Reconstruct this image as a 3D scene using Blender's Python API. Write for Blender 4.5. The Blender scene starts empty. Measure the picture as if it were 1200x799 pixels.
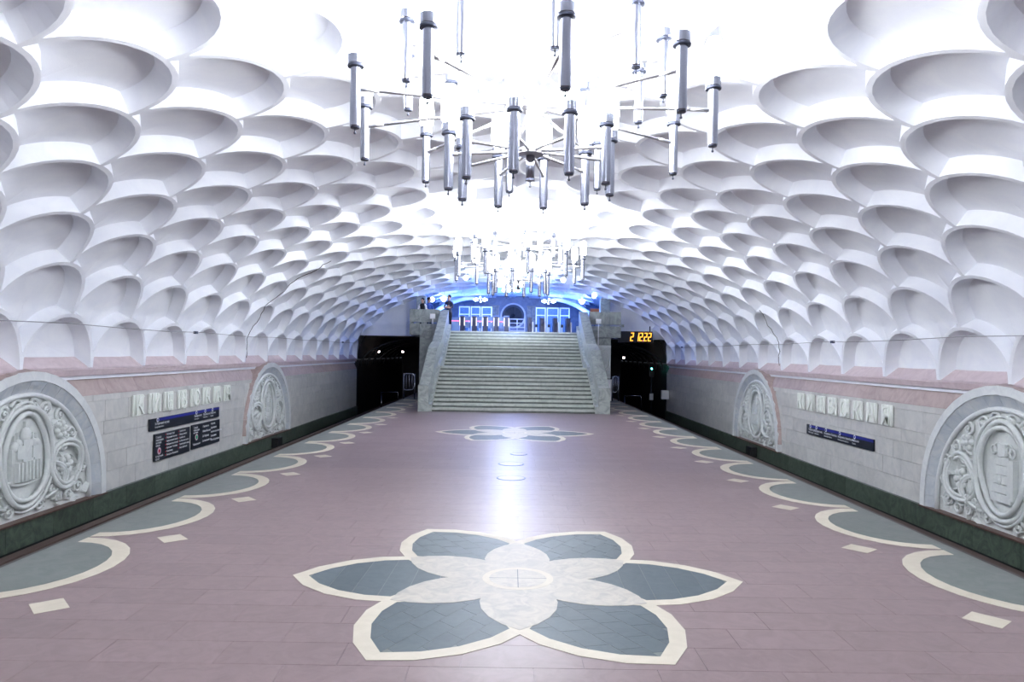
import bpy, bmesh, math, random
from math import sin, cos, pi, sqrt, atan2, radians
from mathutils import Vector, Matrix
random.seed(7)
C = bpy.data.collections.new('station'); bpy.context.scene.collection.children.link(C)
SC = bpy.context.scene
# ------------------------------------------------------------------ camera, world, exposure
CX, H, F, UX, UY, ROLL = -0.10, 2.28, 840.0, 598.0, 414.0, 0.0148
cam = bpy.data.cameras.new('camera'); co = bpy.data.objects.new('camera', cam); C.objects.link(co)
cam.sensor_width = 36; cam.lens = F/1200*36; cam.shift_x = 2/1200; cam.shift_y = 14.5/1200
cam.clip_start = .05; cam.clip_end = 200
co.matrix_world = Matrix.Translation((CX, 0, H)) @ Matrix.Rotation(pi/2, 4, 'X') @ Matrix.Rotation(ROLL, 4, 'Z')
SC.camera = co
w = bpy.data.worlds.new('world'); SC.world = w; w.use_nodes = True
w.node_tree.nodes['Background'].inputs[0].default_value = (.5, .55, .65, 1)
w.node_tree.nodes['Background'].inputs[1].default_value = .05
SC.view_settings.view_transform = 'Standard'; SC.view_settings.look = 'None'
SC.view_settings.exposure = 1.2; SC.view_settings.gamma = 1; SC.view_settings.use_curve_mapping = False
GLOBE_POWER = 26.0
HALL_BLUE = 6.0

def P(px, py, Y):
    u, v = px-UX, py-UY
    return Vector((CX+(u+ROLL*v)*Y/F, Y, H-(v-ROLL*u)*Y/F))

# ------------------------------------------------------------------ materials
def srgb(*c):
    return tuple((x/12.92 if x <= .04045 else ((x+.055)/1.055)**2.4) for x in [k/255 for k in c])+(1,)
def mat(name, col, rough=.6, metal=0, vein=None, vs=3, amount=.5, vary=0, bump=0, bscale=40, emit=None, es=1, spec=.5, distort=1.5, brick=None):
    m = bpy.data.materials.new(name); m.use_nodes = True; nt = m.node_tree; b = nt.nodes['Principled BSDF']
    b.inputs['Roughness'].default_value = rough; b.inputs['Metallic'].default_value = metal
    b.inputs['Specular IOR Level'].default_value = spec
    b.inputs['Base Color'].default_value = col
    tc = nt.nodes.new('ShaderNodeTexCoord'); geo = nt.nodes.new('ShaderNodeNewGeometry')
    last = None
    if vein:
        n = nt.nodes.new('ShaderNodeTexNoise'); n.inputs['Scale'].default_value = vs; n.inputs['Detail'].default_value = 6
        n.inputs['Distortion'].default_value = distort; n.inputs['Roughness'].default_value = .62
        nt.links.new(geo.outputs['Position'], n.inputs['Vector'])
        r = nt.nodes.new('ShaderNodeValToRGB'); r.color_ramp.elements[0].position = .38; r.color_ramp.elements[1].position = .66
        nt.links.new(n.outputs['Fac'], r.inputs[0])
        mx = nt.nodes.new('ShaderNodeMix'); mx.data_type = 'RGBA'
        mx.inputs[6].default_value = col; mx.inputs[7].default_value = vein
        mm = nt.nodes.new('ShaderNodeMath'); mm.operation = 'MULTIPLY'; mm.inputs[1].default_value = amount
        nt.links.new(r.outputs[0], mm.inputs[0]); nt.links.new(mm.outputs[0], mx.inputs[0]); last = mx.outputs[2]
    if brick:
        bt = nt.nodes.new('ShaderNodeTexBrick'); bt.inputs['Scale'].default_value = 1
        bt.inputs['Brick Width'].default_value = brick[0]; bt.inputs['Row Height'].default_value = brick[1]
        bt.inputs['Mortar Size'].default_value = .004; bt.inputs['Color1'].default_value = (1, 1, 1, 1)
        bt.inputs['Color2'].default_value = (.86, .86, .88, 1); bt.inputs['Mortar'].default_value = (.6, .6, .6, 1)
        nt.links.new(tc.outputs['Object'], bt.inputs['Vector'])
        m2 = nt.nodes.new('ShaderNodeMix'); m2.data_type = 'RGBA'; m2.blend_type = 'MULTIPLY'; m2.inputs[0].default_value = 1
        m2.inputs[6].default_value = col
        if last: nt.links.new(last, m2.inputs[6])
        nt.links.new(bt.outputs['Color'], m2.inputs[7]); last = m2.outputs[2]
    if vary:
        oi = nt.nodes.new('ShaderNodeObjectInfo'); mr = nt.nodes.new('ShaderNodeMapRange')
        mr.inputs[3].default_value = 1-vary; mr.inputs[4].default_value = 1+vary*.6
        nt.links.new(oi.outputs['Random'], mr.inputs[0])
        h = nt.nodes.new('ShaderNodeHueSaturation'); h.inputs['Color'].default_value = col
        if last: nt.links.new(last, h.inputs['Color'])
        nt.links.new(mr.outputs[0], h.inputs['Value']); last = h.outputs[0]
    if last: nt.links.new(last, b.inputs['Base Color'])
    if bump:
        n = nt.nodes.new('ShaderNodeTexNoise'); n.inputs['Scale'].default_value = bscale; n.inputs['Detail'].default_value = 4
        nt.links.new(geo.outputs['Position'], n.inputs['Vector'])
        bp = nt.nodes.new('ShaderNodeBump'); bp.inputs['Strength'].default_value = bump; bp.inputs['Distance'].default_value = .01
        nt.links.new(n.outputs['Fac'], bp.inputs['Height']); nt.links.new(bp.outputs[0], b.inputs['Normal'])
    if emit:
        b.inputs['Emission Color'].default_value = emit; b.inputs['Emission Strength'].default_value = es
    return m
M = dict(
    plaster=mat('vault_plaster', srgb(242, 244, 250), .75, vein=srgb(230, 233, 244), vs=1.2, amount=.6, bump=.12, bscale=60),
    marble=mat('wall_marble', srgb(212, 211, 208), .35, vein=srgb(188, 190, 190), vs=2.2, amount=.7, vary=.07),
    whitem=mat('white_marble', srgb(226, 229, 229), .4, vein=srgb(205, 209, 213), vs=4, amount=.6, vary=.04),
    armm=mat('arm_metal', srgb(180, 178, 182), .35, .8),
    letter=mat('letter_marble', srgb(240, 244, 238), .5),
    carve=mat('carved_marble', srgb(222, 226, 224), .5, vein=srgb(200, 205, 206), vs=5, amount=.6, bump=.15, bscale=90),
    bluem=mat('blue_grey_marble', srgb(186, 194, 203), .35, vein=srgb(214, 216, 216), vs=2.5, amount=.8, vary=.07),
    pink=mat('pink_marble', srgb(186, 168, 164), .4, vein=srgb(158, 138, 134), vs=2.5, amount=.7, vary=.06),
    sill=mat('pale_pink_sill', srgb(212, 196, 200), .7, vein=srgb(190, 172, 178), vs=3, amount=.6),
    green=mat('dark_green_marble', srgb(62, 74, 66), .3, vein=srgb(98, 112, 98), vs=2.2, amount=.7, vary=.15, distort=3),
    edge=mat('platform_edge_stone', srgb(58, 46, 42), .5, vein=srgb(34, 28, 28), vs=3, amount=.7),
    brown=mat('brown_ledge', srgb(104, 82, 74), .5, vein=srgb(76, 58, 54), vs=4, amount=.6),
    slab=mat('mauve_granite', srgb(135, 117, 118), .36, spec=.26, vein=srgb(118, 103, 105), vs=5, amount=.6, vary=.055, bump=.03, bscale=14),
    slabf=mat('mauve_granite_far', srgb(132, 115, 118), .36, spec=.26, vein=srgb(117, 102, 104), vs=5, amount=.6, brick=(.9, .4), bump=.03, bscale=14),
    greyg=mat('grey_green_granite', srgb(114, 119, 116), .45, spec=.25, vein=srgb(98, 106, 104), vs=5, amount=.7, vary=.04, bump=.03, bscale=14),
    petal=mat('blue_grey_granite', srgb(88, 98, 102), .45, spec=.2, vein=srgb(76, 86, 92), vs=6, amount=.6, vary=.07, bump=.03, bscale=12),
    cream=mat('cream_marble', srgb(198, 190, 174), .5, spec=.15, vein=srgb(186, 178, 162), vs=4, amount=.6, vary=.03),
    pale=mat('pale_marble', srgb(186, 180, 168), .5, spec=.2, vein=srgb(158, 154, 150), vs=5, amount=.8, vary=.03),
    joint=mat('joint_grout', srgb(112, 100, 103), .8),
    groutw=mat('wall_mortar', srgb(150, 148, 145), .8, brick=(.8, .43)),
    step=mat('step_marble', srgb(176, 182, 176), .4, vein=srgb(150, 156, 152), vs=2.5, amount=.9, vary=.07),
    stair=mat('stair_marble', srgb(104, 112, 108), .4, vein=srgb(82, 90, 86), vs=2.5, amount=.9),  # dark tone carries the shade under the nosings; also stair core, petal beds
    gmarb=mat('grey_marble', srgb(160, 166, 164), .35, vein=srgb(112, 120, 120), vs=1.6, amount=.9, vary=.06, distort=3),
    chrome=mat('brushed_metal', srgb(150, 153, 166), .22, .97),
    darkm=mat('dark_metal', srgb(70, 74, 90), .4, .7),
    whitep=mat('white_metal', srgb(232, 232, 236), .35, .3),
    glow=mat('lamp_glass', (1, 1, 1, 1), .3, emit=(.94, .975, 1, 1), es=GLOBE_POWER),
    glowb=mat('hall_lamp_glass', (1, 1, 1, 1), .3, emit=(.5, .7, 1, 1), es=HALL_BLUE),
    glowt=mat('tunnel_lamp_glass', (1, 1, 1, 1), .3, emit=(1, .8, .78, 1), es=10),
    glowg=mat('signal_glass', (0, .3, .3, 1), .3, emit=(.1, 1, .85, 1), es=8),
    glowr=mat('red_light', (.5, 0, .1, 1), .3, emit=(1, .25, .45, 1), es=.8),
    glowa=mat('amber_panel', (1, .9, .7, 1), .3, emit=(1, .84, .6, 1), es=.45),
    glowo=mat('orange_digit', (.3, .05, 0, 1), .3, emit=(1, .40, .04, 1), es=1.3),
    black=mat('black_plastic', (.006, .006, .008, 1), .5),
    tunnel=mat('tunnel_lining', (.012, .013, .018, 1), .5, vein=(.03, .035, .05, 1), vs=2, bump=.6, bscale=3),
    ballast=mat('track_bed', srgb(22, 18, 18), .9, bump=1, bscale=30),
    rail=mat('rail_steel', srgb(150, 140, 134), .3, .9),
    railb=mat('rust_cover', srgb(78, 62, 56), .7),
    navy=mat('sign_navy', srgb(34, 40, 50), .35), blue=mat('sign_blue', srgb(38, 46, 150), .35),
    txt=mat('sign_white', srgb(230, 234, 240), .5), red=mat('sign_red', srgb(200, 50, 70), .5), grn=mat('sign_green', srgb(40, 170, 120), .5),
    pinkl=mat('sign_pink', srgb(225, 190, 205), .5),
    blueg=mat('hall_blue_marble', srgb(120, 140, 168), .3, vein=srgb(80, 100, 135), vs=1.5, amount=.8, vary=.1),
    hallf=mat('hall_floor', srgb(130, 130, 135), .3), cab=mat('cabinet_blue', srgb(120, 150, 190), .35), cabd=mat('cabinet_dark_blue', srgb(28, 36, 66), .35),
    crack=mat('seam_dark', srgb(62, 60, 62), .9), wire=mat('cable', srgb(150, 150, 158), .6),  # dark grey is the vault expansion joint's own tone
    ltan=mat('sign_board_brown', srgb(150, 88, 62), .5),
    skin=mat('skin', srgb(200, 160, 140), .6), hair=mat('hair', srgb(34, 26, 24), .6), hairb=mat('dark_eye', srgb(20, 18, 20), .4),
    shw=mat('white_cloth', srgb(225, 222, 226), .8), shk=mat('black_cloth', srgb(22, 22, 28), .8), shb=mat('blue_cloth', srgb(46, 74, 150), .8),
    shg=mat('dark_grey_cloth', srgb(58, 60, 78), .8), lip=mat('lip', srgb(165, 95, 90), .5),
)
mg = bpy.data.materials.new('door_glass'); mg.use_nodes = True
bb = mg.node_tree.nodes['Principled BSDF']; bb.inputs['Base Color'].default_value = srgb(190, 215, 235); bb.inputs['Roughness'].default_value = .05
bb.inputs['Transmission Weight'].default_value = .75; bb.inputs['IOR'].default_value = 1.1; M['glass'] = mg

# ------------------------------------------------------------------ mesh builder
class MB:
    def __init__(s): s.v = []; s.f = []; s.sm = []; s.mi = []
    def add(s, vs, fs, sm=False, mi=0, T=None):
        o = len(s.v)
        s.v += [tuple(T @ Vector(v)) if T else tuple(v) for v in vs]
        for f in fs: s.f.append(tuple(i+o for i in f)); s.sm.append(sm); s.mi.append(mi)
        return s
    def box(s, x0, x1, y0, y1, z0, z1, b=0, mi=0, T=None):
        if x0 > x1: x0, x1 = x1, x0
        if y0 > y1: y0, y1 = y1, y0
        if z0 > z1: z0, z1 = z1, z0
        return s.add([(x0,y0,z0),(x1,y0,z0),(x1,y1,z0),(x0,y1,z0),(x0,y0,z1),(x1,y0,z1),(x1,y1,z1),(x0,y1,z1)],
              [(0,3,2,1),(4,5,6,7),(0,1,5,4),(1,2,6,5),(2,3,7,6),(3,0,4,7)], mi=mi, T=T)
    def prism(s, poly, a, b, axis='z', sm=False, T=None, mi=0):
        n = len(poly)
        f = {'z': lambda p, q, d: (p, q, d), 'y': lambda p, q, d: (p, d, q), 'x': lambda p, q, d: (d, p, q)}[axis]
        ar = sum(poly[i][0]*poly[(i+1) % n][1]-poly[(i+1) % n][0]*poly[i][1] for i in range(n))
        if ar < 0: poly = poly[::-1]
        if a > b: a, b = b, a
        vs = [f(p, q, a) for p, q in poly]+[f(p, q, b) for p, q in poly]
        fs = [tuple(range(n))[::-1], tuple(range(n, 2*n))]+[(i, (i+1) % n, n+(i+1) % n, n+i) for i in range(n)]
        if axis == 'y': fs = [t[::-1] for t in fs]
        return s.add(vs, fs, sm, mi, T)
    def lathe(s, prof, n=16, cx=0, cy=0, T=None, mi=0, sm=True, soft=False):
        if not soft and len(prof) > 2:
            for a, c in zip(prof, prof[1:]):
                vs = []
                for r_, z in (a, c):
                    for k in range(n): vs.append((cx+r_*cos(2*pi*k/n), cy+r_*sin(2*pi*k/n), z))
                s.add(vs, [(k, (k+1) % n, n+(k+1) % n, n+k) for k in range(n)], sm, mi, T)
            for (r_, z), fl in ((prof[0], True), (prof[-1], False)):
                if r_ > 1e-6:
                    t = tuple(range(n)); s.add([(cx+r_*cos(2*pi*k/n), cy+r_*sin(2*pi*k/n), z) for k in range(n)], [t[::-1] if fl else t], False, mi, T)
            return s
        vs = []; fs = []
        for r, z in prof:
            for k in range(n): vs.append((cx+r*cos(2*pi*k/n), cy+r*sin(2*pi*k/n), z))
        for j in range(len(prof)-1):
            for k in range(n): fs.append((j*n+k, j*n+(k+1) % n, (j+1)*n+(k+1) % n, (j+1)*n+k))
        if prof[0][0] > 1e-6: fs.append(tuple(range(n))[::-1])
        if prof[-1][0] > 1e-6: fs.append(tuple(range((len(prof)-1)*n, len(prof)*n)))
        return s.add(vs, fs, sm, mi, T)
    def tube(s, pts, r, n=8, closed=False, flat=1, up=None, T=None, mi=0):
        pts = [Vector(p) for p in pts]; m = len(pts); vs = []; fs = []; prev = None
        for i, p in enumerate(pts):
            if closed: d = pts[(i+1) % m]-pts[i-1]
            else: d = pts[min(i+1, m-1)]-pts[max(i-1, 0)]
            d.normalize()
            if up is not None: a = Vector(up)
            elif prev is None: a = Vector((0,0,1)) if abs(d.z) < .9 else Vector((1,0,0))
            else: a = prev
            b = d.cross(a).normalized(); a2 = b.cross(d).normalized(); prev = a2
            rr = r[i] if isinstance(r, (list, tuple)) else r
            for k in range(n):
                t = 2*pi*k/n; vs.append(p+b*rr*cos(t)+a2*rr*flat*sin(t))
        L = m if closed else m-1
        for j in range(L):
            for k in range(n):
                fs.append((j*n+k, j*n+(k+1) % n, ((j+1) % m)*n+(k+1) % n, ((j+1) % m)*n+k))
        if not closed: fs += [tuple(range(n))[::-1], tuple(range((m-1)*n, m*n))]
        return s.add(vs, fs, True, mi, T)
    def ball(s, c, r, n=10, m=6, T=None, mi=0):
        if not isinstance(r, (tuple, list)): r = (r, r, r)
        vs = [(c[0], c[1], c[2]-r[2])]; fs = []
        for j in range(1, m):
            t = -pi/2+pi*j/m
            for k in range(n): vs.append((c[0]+r[0]*cos(t)*cos(2*pi*k/n), c[1]+r[1]*cos(t)*sin(2*pi*k/n), c[2]+r[2]*sin(t)))
        vs.append((c[0], c[1], c[2]+r[2])); e = len(vs)-1
        for k in range(n):
            fs.append((0, 1+(k+1) % n, 1+k)); fs.append((e, e-n+k, e-n+(k+1) % n))
            for j in range(m-2): fs.append((1+j*n+k, 1+j*n+(k+1) % n, 1+(j+1)*n+(k+1) % n, 1+(j+1)*n+k))
        return s.add(vs, fs, True, mi, T)
    def mesh(s, name, m):
        me = bpy.data.meshes.new(name); me.from_pydata(s.v, [], s.f)
        me.polygons.foreach_set('use_smooth', s.sm); me.polygons.foreach_set('material_index', s.mi)
        for x in (m if isinstance(m, (list, tuple)) else [m]): me.materials.append(x)
        me.update(); return me
    def build(s, name, m, parent=None, loc=None):
        return link(name, s.mesh(name, m), parent, loc)
def link(name, me, parent=None, loc=None, rot=None):
    o = bpy.data.objects.new(name, me); C.objects.link(o); o.parent = parent
    if loc is not None: o.location = loc
    if rot is not None: o.rotation_euler = rot
    return o
def tag(o, label=None, cat=None, group=None, kind=None):
    if label: o['label'] = label
    if cat: o['category'] = cat
    if group: o['group'] = group
    if kind: o['kind'] = kind
    return o
def thing(name, label, cat, loc=(0,0,0), rz=0, group=None):
    return tag(link(name, None, None, loc, (0,0,rz)), label, cat, group)
def struct(name, mb, m, **k):
    return tag(mb.build(name, m), kind='structure', **k)
_kids = {}
def copy_tree(o, parent=None):
    c = o.copy(); C.objects.link(c); c.parent = parent
    for ch in list(o.children): copy_tree(ch, c)
    return c
_bc = {}
def boxpart(name, dims, m, parent, loc):
    k = (name, tuple(round(d, 3) for d in dims), m.name)
    if k not in _bc:
        b = MB(); b.box(-dims[0]/2, dims[0]/2, -dims[1]/2, dims[1]/2, -dims[2]/2, dims[2]/2); _bc[k] = b.mesh(name, m)
    return link(name, _bc[k], parent, loc)
def text(body, size, m, name, parent, loc, ext=.001):
    cu = bpy.data.curves.new(name, 'FONT'); cu.body = body; cu.size = size; cu.extrude = ext; cu.resolution_u = 1; cu.space_line = 1.0
    o = bpy.data.objects.new('tmp', cu); C.objects.link(o)
    me = bpy.data.meshes.new_from_object(o.evaluated_get(bpy.context.evaluated_depsgraph_get())) if False else o.to_mesh()
    me2 = me.copy() if me else None
    bm = bmesh.new(); bm.from_mesh(me); mm = bpy.data.meshes.new(name); bm.to_mesh(mm); bm.free()
    o.to_mesh_clear(); bpy.data.objects.remove(o); bpy.data.curves.remove(cu)
    mm.materials.clear(); mm.materials.append(m)
    t = link(name, mm, parent, loc, (pi/2, 0, 0)); return t

# ------------------------------------------------------------------ vault surface
XW = 9.0; A, B, ZC = 9.0, 4.4, 1.85; NR = 10; PER = 2.2; FEET = 15.25; YE = 41.6
NT = 4000; NEXP = 2.05
def _xz(t): return A*max(0, cos(t))**(2/NEXP), B*max(0, sin(t))**(2/NEXP)
_tab = [0.0]; _pts = [_xz(0)]
for i in range(1, NT+1):
    # spread the parameter so both ends are finely sampled
    q = _xz(pi/2*(.5-.5*cos(pi*i/NT))); _tab.append(_tab[-1]+sqrt((q[0]-_pts[-1][0])**2+(q[1]-_pts[-1][1])**2)); _pts.append(q)
LQ = _tab[-1]; U = LQ/NR
import bisect
def _at(s):
    if s > LQ: x, z = _at(2*LQ-s); return -x, z
    if s < 0: return A, s
    i = min(bisect.bisect_right(_tab, s)-1, NT-1); d = _tab[i+1]-_tab[i]; t = (s-_tab[i])/d if d > 1e-12 else 0
    return _pts[i][0]+(_pts[i+1][0]-_pts[i][0])*t, _pts[i][1]+(_pts[i+1][1]-_pts[i][1])*t
def vp(s, y, d=0):
    x, z = _at(s); a, b = _at(s-.05), _at(s+.05); n = Vector((b[1]-a[1], -(b[0]-a[0]))).normalized()
    return (x+n.x*d, y, ZC+z+n.y*d)

NQ = 8
def scale_loop(et, eb, straight=False, star=False, n=8):
    pts = []
    R = 1-et; rb = 1+eb
    def inter(cx, cy, c2x, c2y, r1, r2, pick):
        dx, dy = c2x-cx, c2y-cy; d = sqrt(dx*dx+dy*dy); a = (r1*r1-r2*r2+d*d)/(2*d); h = sqrt(max(r1*r1-a*a, 0))
        mx, my = cx+a*dx/d, cy+a*dy/d
        c = [(mx+h*dy/d, my-h*dx/d), (mx-h*dy/d, my+h*dx/d)]
        return max(c, key=pick)
    def arc(cx, cy, p, q, k, cwsign):
        a0 = atan2(p[1]-cy, p[0]-cx); a1 = atan2(q[1]-cy, q[0]-cx); r = sqrt((p[0]-cx)**2+(p[1]-cy)**2)
        while cwsign > 0 and a1 < a0: a1 += 2*pi
        while cwsign < 0 and a1 > a0: a1 -= 2*pi
        return [(cx+r*cos(a0+(a1-a0)*i/k), cy+r*sin(a0+(a1-a0)*i/k)) for i in range(k)]
    if star:
        t = sqrt(rb*rb-1); xr = 1-(sqrt(rb*rb-1))
        Rt, Tp, Lt, Bt = (1-t, 0), (0, 1-t), (-1+t, 0), (0, -1+t)
        return arc(1, 1, Rt, Tp, n, -1)+arc(-1, 1, Tp, Lt, n, -1)+arc(-1, -1, Lt, Bt, n, -1)+arc(1, -1, Bt, Rt, n, -1)
    if straight:
        top = arc(0, 0, (R, 0), (-R, 0), 2*n, 1)
        return top+[(-R+2*R*i/(2*n), 0) for i in range(2*n)]
    r_ = inter(0, 0, 1, -1, R, rb, lambda p: p[0]+p[1]); l_ = (-r_[0], r_[1])
    bt = (0, -1+sqrt(rb*rb-1))
    return arc(0, 0, r_, l_, 2*n, 1)+arc(-1, -1, l_, bt, n, -1)+arc(1, -1, bt, r_, n, -1)
DEP = .25
def coffer_mesh(k, side):
    star = k == NR+1; straight = k == 1; s0 = (k-1)*U
    if star: s0 = LQ
    L0 = scale_loop(0, 0.0001, straight, star); L1 = scale_loop(.035, .035, straight, star); L2 = scale_loop(.17, .09, straight, star)
    b = MB()
    def ring(L, d): return [(lambda p: (p[0]*side, p[1], p[2]))(vp(s0+t*U, y*PER/2, d)) for y, t in L]
    r0, r1, r1b, r2 = ring(L0, 0), ring(L1, 0), ring(L1, 0), ring(L2, DEP)
    n = len(r0)
    def strip(a, c, sm):
        fs = [(i, (i+1) % n, n+(i+1) % n, n+i) for i in range(n)]
        if side > 0: fs = [f[::-1] for f in fs]
        b.add(a+c, fs, sm)
    strip(r0, r1, False)
    # walls: keep the bottom cusp sharp by splitting there
    cuts = [0, NQ, 2*NQ, 3*NQ, 4*NQ] if star else [0, 2*NQ, 3*NQ, 4*NQ]
    for a_, c_ in zip(cuts, cuts[1:]):
        ii = [i % n for i in range(a_, c_+1)]; m_ = len(ii)
        fs = [(i, i+1, m_+i+1, m_+i) for i in range(m_-1)]
        if side > 0: fs = [f[::-1] for f in fs]
        b.add([r1b[i] for i in ii]+[r2[i] for i in ii], fs, True)
    # back panel: fan in strips about the centre
    cen = vp(s0+(.05 if not star else 0)*U+(.3*U if straight else 0), 0, DEP); cen = (cen[0]*side, cen[1], cen[2])
    fs = [(i, (i+1) % n, n) for i in range(n)]
    if side > 0: fs = [f[::-1] for f in fs]
    b.add(r2+[cen], fs, False)
    return b
ceil_mb = MB()
NS = 48
ys = [-12, 62]
for i in range(NS):
    a = vp(-.1+(2*LQ+.2)*i/NS, 0, .52); c = vp(-.1+(2*LQ+.2)*(i+1)/NS, 0, .52)
    ceil_mb.add([(a[0], -12, a[2]), (c[0], -12, c[2]), (c[0], 62, c[2]), (a[0], 62, a[2])], [(0,1,2,3)])
ceiling = struct('ceiling', ceil_mb, M['plaster'])
cands = []
YV1 = 53.0
for k in range(1, NR+2):
    yc0 = FEET+PER/2 if k % 2 == 1 else FEET
    for j in range(-14, 20):
        yc = yc0+j*PER
        if yc < -9 or yc > YV1: continue
        if k <= 6 and yc > YE-1: continue      # behind the end wall only the crown of the vault runs on
        for side in ((1, -1) if k <= NR else (1,)):
            p = vp(min((k-1)*U, LQ), yc, 0); x = p[0]*side
            if yc > 2:
                u, v = (x-CX)*F/yc, (p[2]-H)*F/yc
                vis = abs(u) < 680 and v < 500
                area = (PER*F/yc)*(U*F/yc)*max(.05, abs(p[2]-H)*.5/yc+abs(x)*.5/yc)
            else: vis = False; area = 0
            cands.append((area if vis else 0, k, side, yc))
cands.sort(reverse=True)
cm = {}
rest = {}
for i, (ar, k, side, yc) in enumerate(cands):
    if (k, side) not in cm: cm[(k, side)] = coffer_mesh(k, side)
    if i < 296:
        key = (k, side, 'm')
        if key not in cm: cm[key] = cm[(k, side)].mesh('coffer', M['plaster'])
        link('coffer', cm[key], ceiling, (0, yc, 0))
    else:
        b = cm[(k, side)]; r = rest.setdefault(0, MB())
        r.add([(v[0], v[1]+yc, v[2]) for v in b.v], b.f)
tag(rest[0].build('far_coffers', M['plaster'], ceiling), kind='stuff')

# joint seam crossing the vault at one rib line, ragged, both flanks
def seam(side, s_hi):
    r = random.Random(3 if side < 0 else 5); pts = []
    s = .15
    while s < s_hi:
        y = 24.1-.16*s+.12*sin(s*5)+r.uniform(-.04, .04); pts.append((y+r.uniform(-.07, .07), s)); s += .16
    b = MB()
    for (y0, s0), (y1, s1) in zip(pts, pts[1:]):
        wdt = r.uniform(.006, .03)
        a, c = vp(s0, y0, -.008), vp(s1, y1, -.008); a2, c2 = vp(s0, y0+wdt, .01), vp(s1, y1+wdt, .01); a3, c3 = vp(s0, y0+wdt, -.01), vp(s1, y1+wdt, -.01)
        q = [a, c, c3, a3, a2, c2]; q = [(p[0]*side, p[1], p[2]) for p in q]
        b.add(q, [(0,1,2,3), (3,2,5,4), (0,4,5,1)])
    o = b.build('joint_seam', M['crack'], ceiling); tag(o, 'dark ragged joint running up the vault')
seam(-1, 4.9); seam(1, 2.3)

# ------------------------------------------------------------------ floor
ZB = -1.55; XE = 5.3
f = MB(); f.box(-XE, XE, -12, 4.8, -1.6, 0); f.box(-XE, XE, 4.8, 14.0, -1.6, -.006)
f.box(-XE, XE, 14.0, 36.3, -1.6, 0); f.box(-XE, -4.65, 36.3, 41, -1.6, 0); f.box(4.95, XE, 36.3, 41, -1.6, 0)
floor = struct('floor', f, [M['slabf']])
row = 0; y = 4.8
while y < 13.99:
    off = (row*.37) % .9; x = -XE
    xs = [-XE]
    t = -XE+off if off > .15 else -XE+.9
    while t < XE-.12: xs.append(t); t += .9
    xs.append(XE)
    for a, c in zip(xs, xs[1:]):
        boxpart('floor_slab', (c-a-.003, .397, .02), M['slab'], floor, ((a+c)/2, y+.2, -.01))
    y += .4; row += 1
# scalloped border inlays
def scallop(side, yc):
    n = 14
    def ell(rx, ry, x0, a): return (x0-rx*sin(a), yc+ry*cos(a))
    outer = [ell(.93, 1.13, 5.12, pi*i/n) for i in range(n+1)]; inner = [ell(.76, .93, 5.12, pi*i/n) for i in range(n+1)]
    g = MB(); poly = [(XE, yc+PER_S/2)]+[(5.12, yc+PER_S/2)]+outer+[(5.12, yc-PER_S/2), (XE, yc-PER_S/2)]
    poly = [(x*side, q-yc) for x, q in poly]
    g.prism(poly, -.01, .002); o = g.build('grey_scallop', M['greyg'], floor, (0, yc, 0))
    h = MB()
    for i in range(n):
        q = [outer[i], outer[i+1], inner[i+1], inner[i]]; h.prism([(x*side, b-yc) for x, b in q], -.005, .004)
    h.build('white_arc', M['cream'], floor, (0, yc, 0))
    d = MB(); q = [(-.2, .03), (.0, .2), (.2, -.03), (.0, -.2)]
    d.prism([((4.12+a)*side if side > 0 else -(4.12-a), b+PER_S/2) for a, b in q], -.005, .003); d.build('white_diamond', M['cream'], floor, (0, yc, 0))
PER_S = 2.3
for j in range(-1, 13):
    for side in (-1, 1): scallop(side, 7.45+j*PER_S)
# flowers
def clip(poly, a, b):
    out = []; n = len(poly)
    def ins(p): return (b[0]-a[0])*(p[1]-a[1])-(b[1]-a[1])*(p[0]-a[0]) >= 0
    for i in range(n):
        p, q = poly[i], poly[(i+1) % n]; ip, iq = ins(p), ins(q)
        if ip: out.append(p)
        if ip != iq:
            d1 = (b[0]-a[0])*(p[1]-a[1])-(b[1]-a[1])*(p[0]-a[0]); d2 = (b[0]-a[0])*(q[1]-a[1])-(b[1]-a[1])*(q[0]-a[0])
            t = d1/(d1-d2); out.append((p[0]+(q[0]-p[0])*t, p[1]+(q[1]-p[1])*t))
    return out
def lens(c, w, n=8, x0=0):
    R = (c*c+w*w)/(2*w); cy = w-R; a = math.asin(min(1, c/R)); 
    if w > c: a = pi-a
    top = [(x0+c+R*sin(-a+2*a*i/n), cy+R*cos(-a+2*a*i/n)) for i in range(n+1)]
    return [(x, -y) for x, y in top][:-1]+top[::-1][:-1]      # ccw
def rot(p, a): return (p[0]*cos(a)-p[1]*sin(a), p[0]*sin(a)+p[1]*cos(a))
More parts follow.
